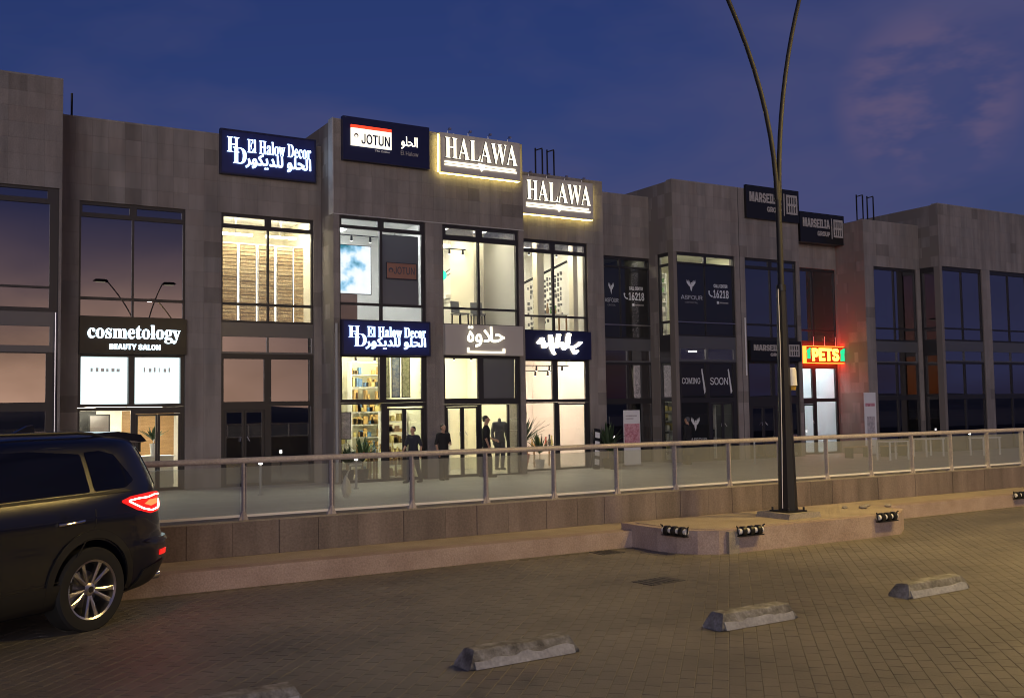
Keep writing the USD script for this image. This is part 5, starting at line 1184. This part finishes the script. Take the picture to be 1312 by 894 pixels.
def wheel(x, sg):
    wpath = obj('wheel', trimesh.creation.revolve(np.array([(.232, -.10), (.27, -.112), (.325, -.108), (.344, -.085), (WR, -.04), (WR, .04), (.344, .085), (.325, .108), (.27, .112), (.232, .10), (.232, -.10)]), sections=56).apply_transform(
        trimesh.transformations.translation_matrix((x, sg * .805, WR)) @ trimesh.transformations.rotation_matrix(math.pi / 2, (1, 0, 0))), 'tyre', car, smooth=40)
    out = sg * .805 + sg * .085
    T_ = trimesh.transformations.translation_matrix((x, sg * .805, WR)) @ trimesh.transformations.rotation_matrix(-sg * math.pi / 2, (1, 0, 0)) @ np.diag((.91, .91, 1.0, 1.0))
    obj('rim_lip', trimesh.creation.revolve(np.array([(.245, -.09), (.24, .06), (.248, .098), (.266, .106), (.268, .095), (.256, .09), (.256, -.09), (.245, -.09)]), sections=56).apply_transform(T_), 'rim', wpath, smooth=40)
    obj('barrel', trimesh.creation.revolve(np.array([(0, -.05), (.246, -.05), (.246, -.03), (0, -.03)]), sections=40).apply_transform(T_), 'car_trim', wpath)
    obj('brake_disc', trimesh.creation.revolve(np.array([(0, -.028), (.165, -.028), (.165, -.012), (0, -.012)]), sections=40).apply_transform(T_), 'disc', wpath)
    obj('hub', trimesh.creation.revolve(np.array([(0, -.02), (.06, -.02), (.058, .072), (.032, .082), (0, .084)]), sections=28).apply_transform(T_), 'rim', wpath, smooth=40)
    obj('hub_cap', trimesh.creation.revolve(np.array([(0, .0841), (.028, .0841), (.026, .089), (0, .09)]), sections=24).apply_transform(T_), 'satin_black', wpath, smooth=40)
    for k in range(5):
        a0 = math.radians(72 * k + 18)
        for da in (-.17, .17):
            a, b = a0 + da * .75, a0 + da * 1.35
            p0 = np.array((.045 * math.cos(a), .045 * math.sin(a))); p1 = np.array((.252 * math.cos(b), .252 * math.sin(b)))
            nrm = np.array((-(p1 - p0)[1], (p1 - p0)[0])); nrm /= np.linalg.norm(nrm)
            q = [p0 + nrm * .013, p0 - nrm * .013, p1 - nrm * .021, p1 + nrm * .021]
            pp = manifold3d.Manifold.hull_points(np.array([(c_[0], c_[1], h_) for c_, hs_ in zip(q, ((.035, .068), (.035, .068), (.05, .092), (.05, .092))) for h_ in hs_] + [((p0[0] + p1[0]) / 2, (p0[1] + p1[1]) / 2, .088)]).astype(np.float64))
            tm_ = pp.to_mesh(); tt = trimesh.Trimesh(tm_.vert_properties[:, :3], tm_.tri_verts, process=False).apply_transform(T_)
            obj('spoke', tt, 'rim', wpath)
for x in (RA, FA):
    for sg in (1, -1): wheel(x, sg)
RD = math.radians(57)                                  # the tail points this far from +y towards +x
rdir = np.array((math.sin(RD), math.cos(RD))); hd = -rdir; nl = np.array((-hd[1], hd[0]))
wc = np.array((1.29, 9.08))                            # where the near rear tyre stands
o = wc - hd * RA - nl * .805
UsdGeom.Xformable(car).GetOrderedXformOps()[0].Set(Gf.Vec3d(float(o[0]), float(o[1]), 0))
UsdGeom.Xformable(car).AddRotateZOp().Set(math.degrees(math.atan2(hd[1], hd[0])))

# ------------------------------------------------------------------ fittings that fill the lit rooms
def track(unit, x0, x1, y, zc, drop=.35, n=4):
    b = obj('light_track', MB().box(x0, x1, y - .02, y + .02, zc - drop, zc - drop + .035), 'black', unit)
    w = MB()
    for x in (x0 + .1, x1 - .1): w.tube([(x, y, zc - drop + .03), (x, y, zc)], .008, 6)
    obj('suspension', w, 'black', b)
    for i in range(n):
        x = x0 + (i + .5) * (x1 - x0) / n
        h_ = obj('spot_head', MB().tube([(x, y, zc - drop), (x + .02, y + .05, zc - drop - .16)], (.035, .045), 10), 'black', b, smooth=40)
        obj('bulb', MB().tube([(x + .02, y + .05, zc - drop - .163), (x + .021, y + .053, zc - drop - .168)], .036, 10), 'lcd', h_)
track(u3, 11.7, 14.4, YB + 1.6, 4.1, .5); track(u4, 15.2, 17.9, YB + 1.3, 4.1, .45); track(u4, 15.2, 17.9, YB + 2.2, 7.98, .5, 5); track(u5, S(19.0), S(21.9), YA + 1.3, 4.1, .75, 5); track(u5, S(19.0), S(21.9), YA + 2.3, 4.1, .9, 5)
track(u5, S(19.2), S(21.7), YA + 1.2, 7.98, .3, 4); track(u3, 11.7, 14.4, YB + 1.9, 7.98, .35, 4)
def display_table(label, loc, seed, w=1.1):
    R_ = random.Random(seed)
    s = thing('display_table', label, 'table', loc)
    obj('top', MB().box(-w / 2, w / 2, -.3, .3, .70, .74), 'white_paint', s)
    for x in (-w / 2 + .05, w / 2 - .05):
        for y in (-.25, .25): obj('leg', MB().bar((x, y, 0), (x, y, .7), .05), 'wood', s)
    for k in range(9):
        x = -w / 2 + .1 + k * (w - .2) / 8; r = R_.uniform(.03, .06); h_ = R_.uniform(.15, .5)
        prof = np.array([(0, 0), (r * .7, 0), (r * 1.2, h_ * .35), (r * .5, h_ * .75), (r * .7, h_), (0, h_)])
        t = trimesh.creation.revolve(prof, sections=12); t.apply_translation((x, R_.uniform(-.15, .15), .74))
        obj('vase', t, GOODS[R_.randrange(8)], s, smooth=40)
    return s
display_table('display table with vases inside the bright shop, left pane', (12.45, YB + .75, -.43), 1); display_table('display table with vases behind the glass door of the bright shop', (13.6, YB + 1.3, -.43), 2)
display_table('white table with small vases inside the white showroom', (S(21.0), YA + 1.9, -.43), 3); display_table('white table with vases upstairs in the bright stair showroom', (S(21.1), YA + 1.2, 4.56), 4)
sheet('framed grey picture on the back wall of the white showroom', 'wall_picture', 'picture', S(20.9), S(21.6), YA + 4.3, .9, 1.9, 'grey_print')
sheet('framed pink picture on the back wall of the white showroom, left', 'wall_picture', 'picture', S(19.6), S(20.2), YA + 4.3, 1.0, 1.8, 'pink_print')
